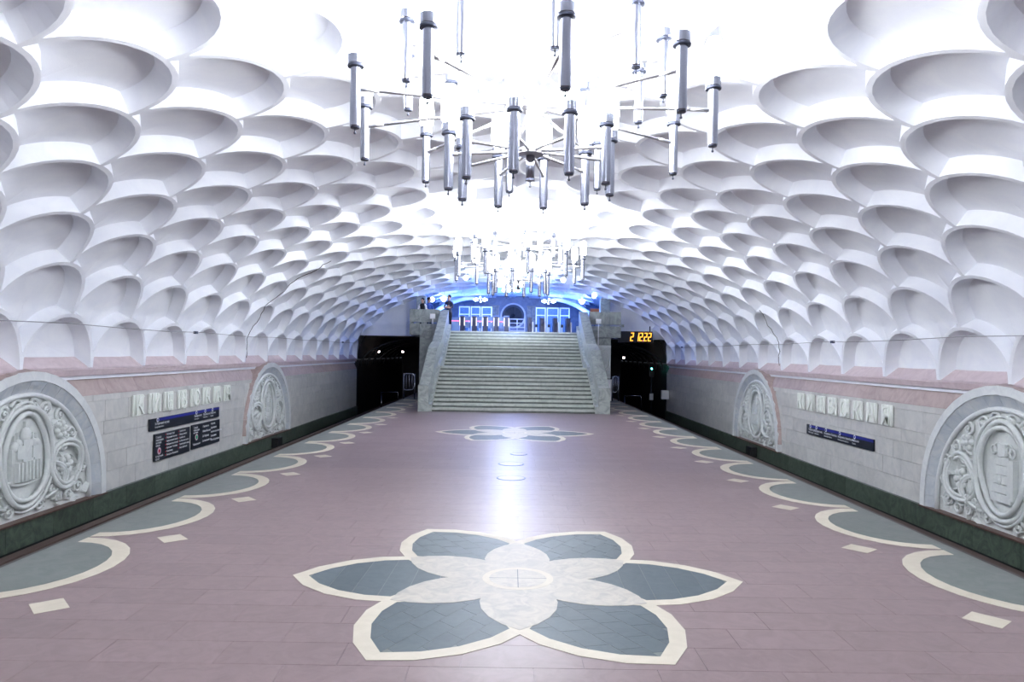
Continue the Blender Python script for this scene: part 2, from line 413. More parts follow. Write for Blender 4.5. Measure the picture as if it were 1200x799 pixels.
def flower(x, y, R=2.28):
    root = link('flower_inlay', None, floor, (x, y, 0))
    out = lens(R/2, .74); inn = lens(R/2-.16, .60, x0=.16)
    for k in range(6):
        a = k*pi/3
        if k % 3 == 0: cells = [[(R*.22+i*.26, -1), (R*.22+(i+1)*.26-.006, -1), (R*.22+(i+1)*.26-.006+.05, 1), (R*.22+i*.26+.05, 1)] for i in range(7)]
        else:
            cells = []
            for i in range(-2, 9):
                for j in range(-4, 5):
                    o = (j % 2)*.17; cells.append([(i*.34+o, j*.2), (i*.34+o+.334, j*.2), (i*.34+o+.334+.06, j*.2+.194), (i*.34+o+.06, j*.2+.194)])
        for c in cells:
            q = c
            for i in range(len(inn)):
                q = clip(q, inn[i], inn[(i+1) % len(inn)])
                if len(q) < 3: break
            if len(q) < 3: continue
            ar = abs(sum(q[i][0]*q[(i+1) % len(q)][1]-q[(i+1) % len(q)][0]*q[i][1] for i in range(len(q))))/2
            if ar < .004 or min(p[0] for p in q) < .25: continue
            b = MB(); b.prism([rot(p, a) for p in q], -.005, .0025); b.build('petal_tile', M['petal'], root)
        under = MB(); under.prism([rot(p, a) for p in out], -.005, .0008+.0001*k); under.build('petal_bed', M['stair'], root)
        n = len(out)
        for i in range(n):      # cream border in straight marble pieces
            p, q, r, s = out[i], out[(i+1) % n], inn[(i+1) % n], inn[i]
            if max(p[0], q[0]) < .8: continue
            g = .004
            b = MB(); b.prism([rot(t, a) for t in (p, q, r, s)], -.005, .004+.0001*(k % 2)); b.build('border_piece', M['cream'], root)
    # overlaps of neighbouring petals: pale marble lenses
    ov = lens(.68, .36, 8)
    for k in range(6):
        a = k*pi/3+pi/6; b = MB(); b.prism([rot(p, a) for p in ov], -.005, .0055+.0001*(k % 2)); b.build('pale_lens', M['pale'], root)
    b = MB(); b.prism([(.36*cos(2*pi*i/28), .36*sin(2*pi*i/28)) for i in range(28)], -.005, .0065); b.build('centre_ring', M['cream'], root)
    b = MB(); b.prism([(.29*cos(2*pi*i/28), .29*sin(2*pi*i/28)) for i in range(28)], -.005, .0072); b.build('centre_disc', M['pale'], root)
    b = MB(); b.box(-.004, .004, -.29, .29, .006, .0075); b.box(-.29, .29, -.004, .004, .006, .0076); b.build('disc_joint', M['petal'], root)
flower(0.01, 7.26); flower(.06, 20.6)
for (px, py, r) in ((599, 560, .27), (599, 543.5, .27), (608, 532, .2)):
    v = (py-UY)-ROLL*(px-UX); Y = H*F/v; p = P(px, py, Y)
    o = thing('manhole_cover', {560: 'round floor hatch nearest the camera, with the palest worn surface', 543.5: 'middle one of three round floor hatches on the centre line', 532: 'smallest and farthest round floor hatch, before the far flower'}[py], 'hatch', (p.x, Y, 0))
    b = MB(); b.lathe([(r, 0), (r, .004), (r-.03, .006), (r-.03, .003)], 24); b.build('rim', M['darkm'], o)
    b = MB(); b.lathe([(r-.03, 0), (r-.03, .005), (0.001, .005)], 24, sm=False); b.build('cover_plate', M['slab'], o)
# platform edge
for side, nm in ((-1, 'left'), (1, 'right')):
    b = MB(); b.box(side*(XE+.0), side*(XE+.05), -12, 41, -.14, .001)
    tr = struct('trim_'+('1' if side < 0 else '2'), b, M['edge'])

# ------------------------------------------------------------------ track walls
def wallframe(side, yc, x, z):     # local x along wall (rightwards as seen), -y towards the platform, z up
    return (side*x, yc, z), (pi/2 if side < 0 else -pi/2)
ARC_Z = .25; RO, RI = 2.45, 2.0; BLK = [13.2, 26.4]; ZW0, ZW1 = -.9, 1.255
rows = [(-.9, -.47), (-.47, -.05), (-.05, .37), (.37, .66), (.66, 1.12), (1.12, 1.255)]
for side, nm in ((-1, 'left'), (1, 'right')):
    b = MB()
    for ya, yb in ((-12, 10.75), (15.65, 23.95), (28.85, YE)): b.box(side*9.03, side*9.8, ya, yb, -1.55, 1.25)
    for ya, yb in ((10.75, 15.65), (23.95, 28.85)): b.box(side*9.03, side*9.8, ya, yb, -1.55, -.92); b.box(side*9.64, side*9.8, ya, yb, -.92, 1.25)
    wall = struct('wall_'+nm, b, M['groutw'])
    segs = [(6.2, 10.75), (15.65, 23.95), (28.85, YE)]
    rr = random.Random(11+side)
    for (y0, y1) in segs:
        for ri, (z0, z1) in enumerate(rows):
            wd = .82 if ri < 5 else 1.1
            if y0 < 8: wd = 1.4
            hw = sqrt(RO**2-max(0, z0+.88-ARC_Z)**2)-.2; ext = 2.45-hw
            yy = y0-(ext if y0 > 8 else 0); first = True; ye = y1+(ext if y1 < YE else 0)
            while yy < ye-.02:
                L = wd*(.55 if first and ri % 2 else 1)*rr.choice((.85, 1, 1, 1.15)); L = round(L*20)/20
                e = yy+L
                if ye-e < .3: e = ye
                boxpart('wall_tile', (.05, e-yy-.006, z1-z0-.006), M['marble'], wall, (side*(9.025-rr.choice((0, 0, .003, .002))), (yy+e)/2, (z0+z1)/2))
                yy = e; first = False
        # pink bevel cornice in pieces
        cy0 = y0-(1.05 if y0 > 8 else 0); cy1 = y1+(1.05 if y1 < YE else 0)
        n = max(1, round((cy1-cy0)/1.3)); L = (cy1-cy0)/n
        for i in range(n):
            b = MB(); b.prism([(side*9.0, 1.255), (side*9.0, 1.262), (side*9.16, 1.60), (side*9.4, 1.60), (side*9.4, 1.255)], -L/2+.003, L/2-.003, 'y')
            b.build('cornice_slab', M['pink'], wall, (0, cy0+L*(i+.5), 0))
    b = MB(); b.box(side*9.1, side*9.7, -12, YE, 1.60, 1.68); b.build('white_lip', M['plaster'], wall)
    b = MB(); b.prism([(side*9.04, 1.68), (side*8.99, 1.81), (side*9.3, 2.14), (side*9.7, 1.68)], -12, YE, 'y'); b.build('pink_sill', M['sill'], wall)
    # green plinth blocks
    y = 6.0; i = 0
    while y < YE-.1:
        L = 1.32; e = min(y+L, YE)
        boxpart('plinth_block', (.5, e-y-.008, .48), M['green'], wall, (side*(9.17), (y+e)/2, -1.14)); y = e
    b = MB(); b.box(side*8.95, side*9.3, 6, YE, -1.56, -1.385); b.build('dark_gap_strip', M['black'], wall)  # black strip put in for the dark trench gap below the plinth
    b = MB(); b.box(side*8.9, side*9.4, -12, 6, -1.52, -.9); b.build('plinth_end', M['green'], wall)
    # trench
    b = MB(); b.box(side*5.3, side*9.4, -12, 60, -1.75, -1.55)
    struct('floor_trench_'+nm, b, M['ballast'])

def T_rail(side, nm):
    x0 = side*6.55; L0, L1 = -10, 58
    for dx, w_ in ((-.76, 'inner'), (.76, 'outer')):
        o = thing('track_rail', f'steel running rail of the {nm} track, {"nearer the platform" if (dx<0)==(side>0) else "nearer the track wall"}', 'rail', (x0+dx, 0, -1.5))
        b = MB(); b.box(-.035, .035, L0, L1, .1, .14); b.build('rail_head', M['rail'], o)
        b = MB(); b.box(-.01, .01, L0, L1, .02, .1); b.box(-.07, .07, L0, L1, -.05, .02); b.build('rail_web', M['railb'], o)
    o = thing('contact_rail', f'brown covered contact rail along the foot of the {nm} track wall', 'rail', (side*8.3, 0, -1.5))
    b = MB(); b.box(-.1, .1, L0, L1, .22, .3); b.box(-.1, -.08, L0, L1, .12, .22); b.build('cover', M['railb'], o)
    b = MB(); b.box(-.03, .03, L0, L1, .1, .2); b.build('conductor', M['rail'], o)
    for j in range(12): boxpart('bracket', (.08, .08, .16), M['darkm'], o, (0, 8+3*j, .02))
T_rail(-1, 'left'); T_rail(1, 'right')
for side, px, py in ((-1, 324, 521), (1, 878, 531)):
    Y = 8.75*F/abs(px-UX)
    o = thing('cable_box', 'small black box on the green plinth of the '+('left' if side < 0 else 'right')+' track', 'box', (side*8.78, Y, -1.5))
    b = MB(); b.box(-.12, .12, -.25, .25, .15, .5); b.build('case', M['black'], o); b = MB(); b.box(-.05, .05, -.1, .1, -.05, .15); b.build('foot', M['darkm'], o)
# wires along the vault foot
for side in (-1, 1):
    b = MB(); x = 8.9
    pts = [(side*(8.74), yy, 2.72+.02*sin(yy)) for yy in range(-4, 42, 2)]
    b.tube(pts, .009, 5); o = thing('wall_wire', 'thin grey wire strung along the foot of the vault on the '+('left' if side < 0 else 'right'), 'wire')
    b.build('strand', M['wire'], o)
    for yy in (19.7, 37):
        bx = MB(); bx.box(-.04, .04, -.06, .06, -.03, .04); bx.build('clip', M['darkm'], o, (side*8.75, yy, 2.72))

# ------------------------------------------------------------------ carved arch blocks
ARC_Z = .25; RO, RI = 2.45, 2.0
def archpts(r, n=24, cz=ARC_Z):
    return [(r, 0)]+[(r*cos(pi*i/n), cz+r*sin(pi*i/n)) for i in range(n+1)]+[(-r, 0)]
def quadblock(root, name, m, pa, pb, ra, rb, ya, yb, thick=.25, proud=0):
    # piece between angles/points: (outer p at ra,ya) (inner at rb,yb)
    (o0, o1), (i0, i1) = pa, pb
    b = MB(); v = [(o0[0], ya, o0[1]), (o1[0], ya, o1[1]), (i1[0], yb, i1[1]), (i0[0], yb, i0[1])]
    w_ = [(x, max(ya, yb)+thick, z) for x, _, z in v]
    b.add(v+w_, [(0,1,2,3), (7,6,5,4), (0,4,5,1), (1,5,6,2), (2,6,7,3), (3,7,4,0)]); b.build(name, m, root)
def spiral(b, c, r, turns=1.6, dirn=1, a0=0, thick=.05, h=.05, y0=-.02):
    pts = []; rad = []; n = int(18*turns)
    for i in range(n+1):
        t = i/n; a = a0+dirn*2*pi*turns*t; q = r*(1-t*.82)
        pts.append((c[0]+q*cos(a), y0-h*.5-.04*t, c[1]+q*sin(a))); rad.append(thick*(1-.45*t))
    b.tube(pts, rad, 6, up=(0, 1, 0), flat=1.1)
    b.ball((c[0], y0-h, c[1]), r*.2, 8, 5)
def leaf(b, c, a, L, w_, y0=-.02, h=.06):
    n = 6; vs = []; fs = []
    for i in range(n+1):
        t = i/n; wd = w_*sin(pi*min(1, t*1.0+.02))**.8*(1-.3*t); bend = .35*t*t*L
        x = c[0]+cos(a)*L*t-sin(a)*bend; z = c[1]+sin(a)*L*t+cos(a)*bend
        nx, nz = -sin(a), cos(a)
        vs += [(x-nx*wd, y0, z-nz*wd), (x, y0-h*(1-.3*t), z), (x+nx*wd, y0, z+nz*wd)]
        if i: k = 3*i; fs += [(k-3, k, k+1, k-2), (k-2, k+1, k+2, k-1)]
    b.add(vs, fs, False); b.add(vs, [f_[::-1] for f_ in fs], False) if False else None
def oval(b, cx, cz, rx, rz, th, y0, n=36, wob=0, a0=0, a1=2*pi, flat=1):
    full = a1-a0 > 6.2; pts = []
    for i in range(n if full else n+1):
        a = a0+(a1-a0)*i/n; pts.append((cx+rx*cos(a), y0-wob*sin(2*a), cz+rz*sin(a)))
    b.tube(pts, th, 8, closed=full, up=(0, 1, 0), flat=flat)
def arch_block(side, yc, label, emblem):
    loc, rz = wallframe(side, yc, 8.88, -.88); k = 1 if side < 0 else -1
    root = thing('carved_arch_niche', label, 'relief', loc, rz, None)
    # body behind (local y>0 goes into wall)
    b = MB(); po = archpts(RO-.02); b.prism(po, .2, .75, 'y'); b.build('niche_body', M['whitem'], root)
    # pink extrados slabs, leaning up towards the vault
    n = 14
    for i in range(n):
        a0, a1 = pi*i/n, pi*(i+1)/n-.004
        def rp(r, a): return (r*cos(a), ARC_Z+r*sin(a))
        v = []
        for (r, y_) in ((RO+.005, .0), (RO+.16, .62)):
            for a in (a0, a1):
                for d in (0, -.05): q = rp(r+d, a); v.append((q[0], y_+.004, q[1]))
        b = MB(); b.add(v, [(0,4,6,2), (1,3,7,5), (0,2,3,1), (4,5,7,6), (0,1,5,4), (2,6,7,3)]); b.build('extrados_slab', M['pink'], root)
    # outer flat rim pieces (white) and splay voussoirs (blue grey)
    po = archpts(RO, 22); pm = archpts(RO-.17, 22); pi_ = archpts(RI+.06, 22)
    for i in range(len(po)-1):
        quadblock(root, 'rim_stone', M['whitem'], (po[i], po[i+1]), (pm[i], pm[i+1]), 0, 0, 0, 0.0)
    N2 = 16
    pm2 = archpts(RO-.175, N2); pi2 = archpts(RI+.05, N2)
    for i in range(len(pm2)-1):
        def lp(a, c, t): return (a[0]+(c[0]-a[0])*t, a[1]+(c[1]-a[1])*t)
        quadblock(root, 'voussoir', M['bluem'], (lp(pm2[i], pm2[i+1], .008), lp(pm2[i], pm2[i+1], .992)), (lp(pi2[i], pi2[i+1], .008), lp(pi2[i], pi2[i+1], .992)), 0, 0, .012, .13)
    b = MB(); b.tube([(x, .12, z) for x, z in archpts(RI+.01, 30)], .05, 8, up=(0, 1, 0)); b.build('roll_moulding', M['whitem'], root)
    b = MB(); b.box(-RO-.02, RO+.02, -.02, .3, -.03, .0); b.build('ledge', M['brown'], root)
    Yb = .17
    b = MB(); b.prism(archpts(RI, 30), Yb, .4, 'y'); pan = b.build('carved_panel', M['carve'], root)
    o_ = link('oval_band', None, root) if False else None
    b = MB(); oval(b, 0, 1.12, .72, .92, .05, Yb-.07, wob=.03); b.build('oval_band', M['carve'], root)
    b = MB(); oval(b, 0, 1.12, .60, .80, .05, Yb-.07, wob=-.03); b.build('oval_band', M['carve'], root)
    b = MB(); oval(b, 0, 1.12, .80, 1.01, .03, Yb-.05, wob=-.03); b.build('oval_band', M['carve'], root)
    for s in (-1, 1):
        for (cx, cz, r, th) in ((1.2, .82, .5, .045), (1.2, .82, .41, .035)):
            b = MB(); oval(b, s*cx, cz, r, r*.95, th, Yb-.08, wob=.035); b.build('side_loop', M['carve'], root)
        for d in (0, .09):
            b = MB(); pts = [(s*(.55+.1*t+.55*sin(t*pi)+d), Yb-.06, .25+(.75)*t*.9-.05*sin(2*pi*t)) for t in [i/14 for i in range(15)]]
            b.tube(pts, .04, 6, up=(0, 1, 0)); b.build('ribbon_strand', M['carve'], root)
        # flower rosettes
        for (cx, cz, r) in ((1.22, .78, .24), (1.05, 1.52, .2)):
            b = MB()
            for q in range(6):
                a = q*pi/3+.2; b.ball((s*cx+r*.62*cos(a), Yb-.03, cz+r*.62*sin(a)), (r*.34, .07, r*.34), 8, 5)
            b.ball((s*cx, Yb-.06, cz), (r*.28, .07, r*.28), 8, 5); b.build('rosette', M['carve'], root)
        for (cx, cz, r, a0, dr, tn) in ((1.62, .3, .17, 0, 1, 1.6), (.95, .22, .16, pi, -1, 1.5), (.42, .17, .15, 0, 1, 1.5), (1.3, .2, .13, 0, -1, 1.4),
                                        (.22, 2.05, .15, 0, 1, 1.5), (.58, 1.94, .16, pi, -1, 1.5), (1.0, 1.8, .15, .5, 1, 1.5), (1.38, 1.42, .17, 0, -1, 1.6),
                                        (1.68, 1.05, .15, 1, 1, 1.4), (1.78, .65, .12, 0, 1, 1.4), (1.12, 1.18, .12, 2, -1, 1.4), (.78, .42, .1, 2, -1, 1.3)):
            b = MB(); spiral(b, (s*cx, cz), r, tn, dr*s, a0 if s > 0 else pi-a0, .035, .05, Yb); b.build('scroll', M['carve'], root)
    r = random.Random(int(yc*10)+side)
    for q in range(95):
        while True:
            x, z = r.uniform(-1.85, 1.85), r.uniform(.08, 2.15)
            if (x/.86)**2+((z-1.12)/1.06)**2 < 1.05: continue
            if x*x+(z-ARC_Z)**2 > 1.85**2 and z > ARC_Z: continue
            break
        b = MB(); leaf(b, (x, z), r.uniform(0, 2*pi), r.uniform(.16, .3), r.uniform(.04, .07), Yb, r.uniform(.06, .13)); b.build('leaf', M['carve'], root)
    # medallion emblem
    e = MB()
    if emblem == 'towers':
        for dq, (x0, x1, z0, z1) in enumerate(((-.36, .36, .68, 1.12), (-.4, -.2, .68, 1.3), (.2, .4, .68, 1.3), (-.13, .13, .68, 1.45), (-.3, -.1, 1.1, 1.35), (.1, .3, 1.1, 1.32))):
            e.box(x0, x1, Yb-.07-.012*dq, Yb, z0, z1)
        for (x, z, q) in ((-.3, 1.33, .09), (.3, 1.33, .09), (0, 1.52, .13), (-.2, 1.38, .08), (.2, 1.36, .08)):
            e.ball((x, Yb-.05, z), (q, .07, q*1.2), 10, 6); e.box(x-.012, x+.012, Yb-.06, Yb, z+q, z+q+.12)
        for i in range(7): e.box(-.33+i*.1, -.29+i*.1, Yb-.155, Yb, .7, 1.05)
        oval(e, 0, .72, .42, .1, .03, Yb-.05, 14, a0=pi, a1=2*pi)
    else:
        for i in range(5): e.box(-.16-.03*i, .16+.03*i, Yb-.06-.008*i, Yb, 1.4-.17*(i+1), 1.4-.17*i-.015)
        e.box(.18, .34, Yb-.1, Yb, .62, 1.35); e.box(-.1, .1, Yb-.09, Yb, 1.4, 1.62)
        for i in range(6): oval(e, -.25+.1*i, 1.5+.05*sin(i*2), .07, .08, .02, Yb-.05, 10)
        e.ball((-.05, Yb-.06, .95), (.06, .06, .1), 8, 5)
    e.build('medallion', M['carve'], root)
    # tile joints of the panel
    return root
arch_block(-1, BLK[0], 'large carved arch relief at the left edge of the picture, near the black signs', 'towers')
arch_block(-1, BLK[1], 'farther carved arch relief on the left track wall, past the black signs', 'block')
arch_block(1, BLK[0], 'large carved arch relief at the right edge of the picture, near the long sign', 'block')
arch_block(1, BLK[1], 'farther carved arch relief on the right track wall, past the long sign', 'towers')

# ------------------------------------------------------------------ station name letters
FACE = 8.985
def letters(side, y0, y1, z0):
    s = 'КИЕВСКАЯ'; n = 8
    nm = 'left' if side < 0 else 'right'
    ordn = ['first', 'second', 'third', 'fourth', 'fifth', 'sixth', 'seventh', 'last']
    for i, ch in enumerate(s):
        t = i/(n-1); yc = y0+(y1-y0)*t
        loc, rz = wallframe(side, yc, FACE, z0)
        o = thing('letter_block', f'white carved letter {ch}, {ordn[i]} of the name on the {nm} wall', 'letter', loc, rz)
        b = MB(); b.box(-.24, .24, -.03, 0, 0, .5)
        for q in range(4): b.box(-.235+q*.13, -.235+q*.13+.075, -.045, -.03, .01+.01*(q % 2), .49)
        b.build('letter_backing', M['letter'], o)
        tx = text(ch, .6, M['letter'], 'glyph', o, (-.2, -.06, .035), .018)
        tx.scale = (1.1, 1, 1)
letters(-1, 17.1, 22.45, .66); letters(1, 22.3, 17.2, .68)

# ------------------------------------------------------------------ signs
def board(side, y0, y1, z0, z1, label):
    loc, rz = wallframe(side, (y0+y1)/2, FACE-.01, z0); W = abs(y1-y0); hh = z1-z0
    o = thing('wall_sign', label, 'sign', loc, rz)
    b = MB(); b.box(-W/2, W/2, -.03, .01, 0, hh); b.build('sign_panel', M['navy'], o); return o, W, hh
def disc(root, x, z, r, m, y=-.034, name='stop_dot', hole=None):
    b = MB(); b.prism([(x+r*cos(2*pi*i/16), z+r*sin(2*pi*i/16)) for i in range(16)], y, y+.006, 'y'); b.build(name, m, root)
def line_sign(o, W, hh, stops, blue_from, blue_to):
    b = MB(); b.box(-W/2+W*blue_from, -W/2+W*blue_to, -.033, -.028, hh-.075, hh-.005); b.build('blue_line', M['blue'], o)
    for t, n1, n2 in stops:
        x = -W/2+W*t
        disc(o, x, hh-.045, .055, M['txt'], -.038); disc(o, x, hh-.045, .03, M['blue'], -.04)
        text(n1, .085, M['txt'], 'lettering', o, (x-.13, -.032, hh-.165)); text(n2, .065, M['txt'], 'lettering', o, (x-.13, -.032, hh-.24))
o, W, hh = board(-1, 17.65, 21.85, .22, .52, 'long dark line sign with a blue stripe under the letters on the left wall')
line_sign(o, W, hh, [(.09, 'Історичний музей', 'Istorychnyi muzei'), (.62, 'Університет', 'Universytet'), (.76, 'Пушкінська', 'Pushkinska'), (.88, 'Київська', 'Kyivska')], .09, 1)
o, W, hh = board(1, 17.8, 21.8, -.02, .27, 'long dark line sign with a blue stripe on the right wall')
line_sign(o, W, hh, [(.07, 'Героїв праці', 'Heroiv pratsi'), (.175, 'Студентська', 'Studentska'), (.335, 'Академіка Павлова', 'Akademika Pavlova'), (.55, 'Академіка Барабашова', 'Akademika Barabashova'), (.76, 'Київська', 'Kyivska')], 0.05, 1)
o, W, hh = board(-1, 17.9, 19.85, -.56, .12, 'left one of two square black route boards, with red bullets')
for q, (x, z) in enumerate([(-.92, .57), (-.92, .5), (-.92, .43), (-.92, .36)]): text(['Станція', 'пересадки', 'на лінію', 'метро'][q], .075, M['txt'], 'lettering', o, (x, -.032, z))
disc(o, -.74, .24, .09, M['pinkl']); disc(o, -.74, .24, .045, M['red'], -.037); text('Історичний', .07, M['txt'], 'lettering', o, (-.93, -.032, .09)); text('музей', .07, M['txt'], 'lettering', o, (-.93, -.032, .02))
c1 = ['Холодна гора', 'Південний вокзал', 'Центральний ринок', 'Майдан Конституції', 'Проспект Гагаріна', 'Спортивна', 'Завод ім. Малишева']
c2 = ['Турбоатом', 'Палац спорту', 'Армійська', 'ім. Масельського', 'Тракторний завод', 'Індустріальна']
for i, t_ in enumerate(c1): text(t_, .066, M['txt'], 'lettering', o, (-.36, -.032, .60-.088*i)); disc(o, -.4, .62-.088*i, .018, M['red'])
for i, t_ in enumerate(c2): text(t_, .066, M['txt'], 'lettering', o, (.36, -.032, .60-.088*i)); disc(o, .32, .62-.088*i, .018, M['red'])
o, W, hh = board(-1, 20.0, 21.9, -.54, .14, 'right one of two square black route boards, with a green emblem')
for q, (x, z) in enumerate([(-.86, .57), (-.86, .5), (-.86, .43)]): text(['Станція', 'пересадки', 'на лінію'][q], .075, M['txt'], 'lettering', o, (x, -.032, z))
disc(o, -.66, .32, .09, M['pinkl']); disc(o, -.66, .32, .06, M['grn'], -.037); text('Університет', .08, M['txt'], 'lettering', o, (-.88, -.032, .1))
for i, t_ in enumerate(['Перемога', 'Олексіївська', '23 Серпня', 'Ботанічний сад']): text(t_, .085, M['txt'], 'lettering', o, (-.26, -.032, .55-.14*i))
for i, t_ in enumerate(['Наукова', 'Держпром', 'Архітектора Бекетова', 'Захисників', 'Метробудівників']): text(t_, .075, M['txt'], 'lettering', o, (.3, -.032, .58-.12*i))

# ------------------------------------------------------------------ chandeliers
def chandelier(loc, label):
    root = thing('chandelier', label, 'chandelier', loc, 0, None)     # origin under the crown at floor level z of hub 0
    tube_b = MB(); tube_b.lathe([(.035, -.01), (.044, 0), (.05, .01), (.05, .56)], 16); tube_m = tube_b.mesh('lamp_tube', M['chrome'])
    col = MB(); col.lathe([(.05, .555), (.078, .56), (.08, .575), (.07, .585)], 16); col_m = col.mesh('collar', M['darkm'])
    cup = MB(); cup.lathe([(.07, .585), (.074, .59), (.074, .675), (.055, .68)], 16); cup_m = cup.mesh('cup', M['chrome'])
    fin = MB(); fin.lathe([(.006, -.06), (.006, -.01)], 6); fin.ball((0, 0, -.055), .013, 8, 5); fin.lathe([(.04, -.012), (.044, -.005), (.044, .004)], 14); fin_m = fin.mesh('finial', M['darkm'])
    gl = MB(); gl.lathe([(.055, .68), (.083, .72), (.09, .84), (.085, 1.0), (.06, 1.07), (.001, 1.09)], 12, soft=True); gl_m = gl.mesh('glass_globe', M['glow'])
    def lamp(x, y, z):
        t = link('lamp_tube', tube_m, root, (x, y, z)); 
        for n_, m_ in (('collar', col_m), ('cup', cup_m), ('finial', fin_m), ('glass_globe', gl_m)): link(n_, m_, t)
    def arm(x0, y0, z0, x1, y1, z1):
        b = MB(); b.tube([(x0, y0, z0), (x1, y1, z1)], .016, 8); b.tube([(x0+(x1-x0)*.9, y0+(y1-y0)*.9, z0+(z1-z0)*.9), (x1, y1, z1)], .021, 8); b.build('arm', M['armm'], root)
    for R_, zt, ph, hub in ((1.84, 5.04, 7, 4.86), (1.35, 5.56, 7, 5.3), (.85, 4.63, -12, 4.39)):
        for k in range(10):
            a = radians(ph+36*k); x, y = R_*sin(a), -R_*cos(a); z = zt-.66
            lamp(x, y, z); arm(.09*sin(a), -.09*cos(a), hub, x*.975, y*.975, z+.36)
    for hz, r in ((4.86, .16), (5.3, .14), (4.39, .14)):
        b = MB(); b.lathe([(.02, hz-.04), (r, hz-.03), (r, hz+.02), (.05, hz+.05)], 20); b.build('hub_plate', M['armm'], root)
    b = MB(); b.lathe([(.045, 4.1), (.045, 4.36)], 14); b.lathe([(.03, 4.08), (.05, 4.085), (.05, 4.1)], 14); b.lathe([(.006, 4.03), (.006, 4.09)], 6); b.ball((0, 0, 4.03), .014, 8, 5); b.build('pendant', M['chrome'], root)
    b = MB(); b.lathe([(.05, 4.4), (.05, 6.45)], 14); b.lathe([(.1, 6.3), (.2, 6.45), (.2, 6.55)], 18); b.build('stem', M['whitep'], root)
    return root
ch = chandelier((.08, 7.5, 0), 'nearest big chandelier of metal tubes hanging above the front flower')
c2_ = copy_tree(ch); c2_.location = (.1, 20.5, 0); c2_['label'] = 'farther glowing tube chandelier hanging above the far flower'
c3_ = copy_tree(ch); c3_.location = (.08, -5.6, 0); c3_['label'] = 'tube chandelier hanging behind the camera'

# ------------------------------------------------------------------ staircase
SY0, SY1, ZT = 27.6, 35.9, 3.37; SXL, SXR = -3.2, 3.3
rise = ZT/22; run = .325; land = SY1-SY0-run*20
st = MB(); poly = [(SY0+.02, 0)]; y = SY0; z = 0
stairs = thing('grand_staircase', 'wide grey marble staircase with two flights at the end of the platform', 'staircase', (0, SY0, 0))
prof = []
for i in range(22):
    z1 = z+rise; tread = run if i != 10 else land
    if i == 21: tread = .5
    # nosing slab tread + riser block as one step
    nb = 3
    for j in range(nb):
        xa, xb = SXL+(SXR-SXL)*j/nb+.003, SXL+(SXR-SXL)*(j+1)/nb-.003
        b = MB(); b.box(xa, xb, y-SY0-.03, y-SY0+tread, z1-.085, z1)
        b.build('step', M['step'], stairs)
        b = MB(); b.box(xa, xb, y-SY0+.02, y-SY0+.08, z, z1-.086); b.build('riser', M['stair'], stairs)  # riser darkened to paint in the shaded line under each nosing
    y += tread if i != 21 else 0; z = z1
b = MB()
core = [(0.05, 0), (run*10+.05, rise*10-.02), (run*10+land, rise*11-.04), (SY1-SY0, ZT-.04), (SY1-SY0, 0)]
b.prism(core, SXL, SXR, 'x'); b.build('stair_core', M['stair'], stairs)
def balustrade(side, xi, xo):
    q = [(-.1, 0), (-.1, 1.0), (.3, 1.05), (run*10+.0, rise*10+1.02), (run*10+land-.25, rise*11+1.1), (run*10+land+.1, rise*11+1.3), (SY1-SY0+.15, ZT+1.05), (SY1-SY0+.15, 0)]
    # split into stones along the slope
    cuts = [-.1, .3, 1.0, 1.7, 2.4, 3.1, 3.9, 4.7, 5.3, 6.0, 6.7, 7.4, SY1-SY0+.15]
    def top(y_):
        pts = q[1:-1]
        for a, c in zip(pts, pts[1:]):
            if a[0] <= y_ <= c[0]+1e-6: return a[1]+(c[1]-a[1])*(y_-a[0])/(c[0]-a[0])
        return pts[-1][1]
    for a, c in zip(cuts, cuts[1:]):
        b = MB(); b.prism([(a+.003, 0), (a+.003, top(a)), (c-.003, top(c)), (c-.003, 0)], xi, xo, 'x'); b.build('balustrade_stone', M['gmarb'], stairs)
        b = MB(); xi2 = xi-side*.12
        b.prism([(a+.003, 0), (a+.003, max(.25, top(a)-.72)), (c-.003, max(.25, top(c)-.72)), (c-.003, 0)], xi2, xi, 'x'); b.build('string_stone', M['gmarb'], stairs)
balustrade(-1, -3.22, -3.62); balustrade(1, 3.32, 3.76)

# concourse slab, side blocks, parapets, end wall
b = MB(); b.box(-5.15, 5.15, 36.4, YE+.4, 3.1, 3.37); b.box(-9.1, 9.1, YE+.4, 56, 3.3, 3.37); b.box(-3.2, 3.3, 35.95, 36.4, 2.9, 3.37)
cf = struct('floor_concourse', b, M['hallf'])
b = MB(); b.box(-4.65, -3.62, 35.9, 36.5, 0, 3.14); b.box(-4.65, -4.45, 36.5, 41.5, 0, 3.14)
wl = struct('wall_stair_left', b, M['gmarb'])
b = MB(); b.box(3.76, 4.93, 35.95, 36.5, 0, 3.1); b.box(4.75, 4.93, 36.5, 41.5, 0, 3.1)
wr = struct('wall_stair_right', b, M['gmarb'])
b = MB(); b.box(-3.55, 3.7, 36.3-SY0, 36.38-SY0, 0, 2.88); b.build('rear_core', M['gmarb'], stairs)
def parapet(side, xa, xb, label):
    o = thing('stone_parapet', label, 'parapet', (0, 35.8, 0)); n = 3
    for j in range(n):
        a, c = xa+(xb-xa)*j/n, xa+(xb-xa)*(j+1)/n
        b = MB(); b.box(a+.003, c-.003, 0, .3, 3.78, 4.42); b.build('upper_stone', M['gmarb'], o)
        b = MB(); b.box(a+.003, c-.003, 0, .3, 3.14, 3.70); b.build('lower_stone', M['gmarb'], o)
    for x in (xa+.1, (xa+xb)/2, xb-.1):
        b = MB(); b.box(x-.07, x+.07, .05, .25, 3.68, 3.8); b.build('spacer', M['gmarb'], o)
parapet(-1, -5.15, -3.64, 'grey stone parapet beside the stair top on the left, people behind it')
parapet(1, 5.4, 3.82, 'grey stone parapet beside the stair top on the right')
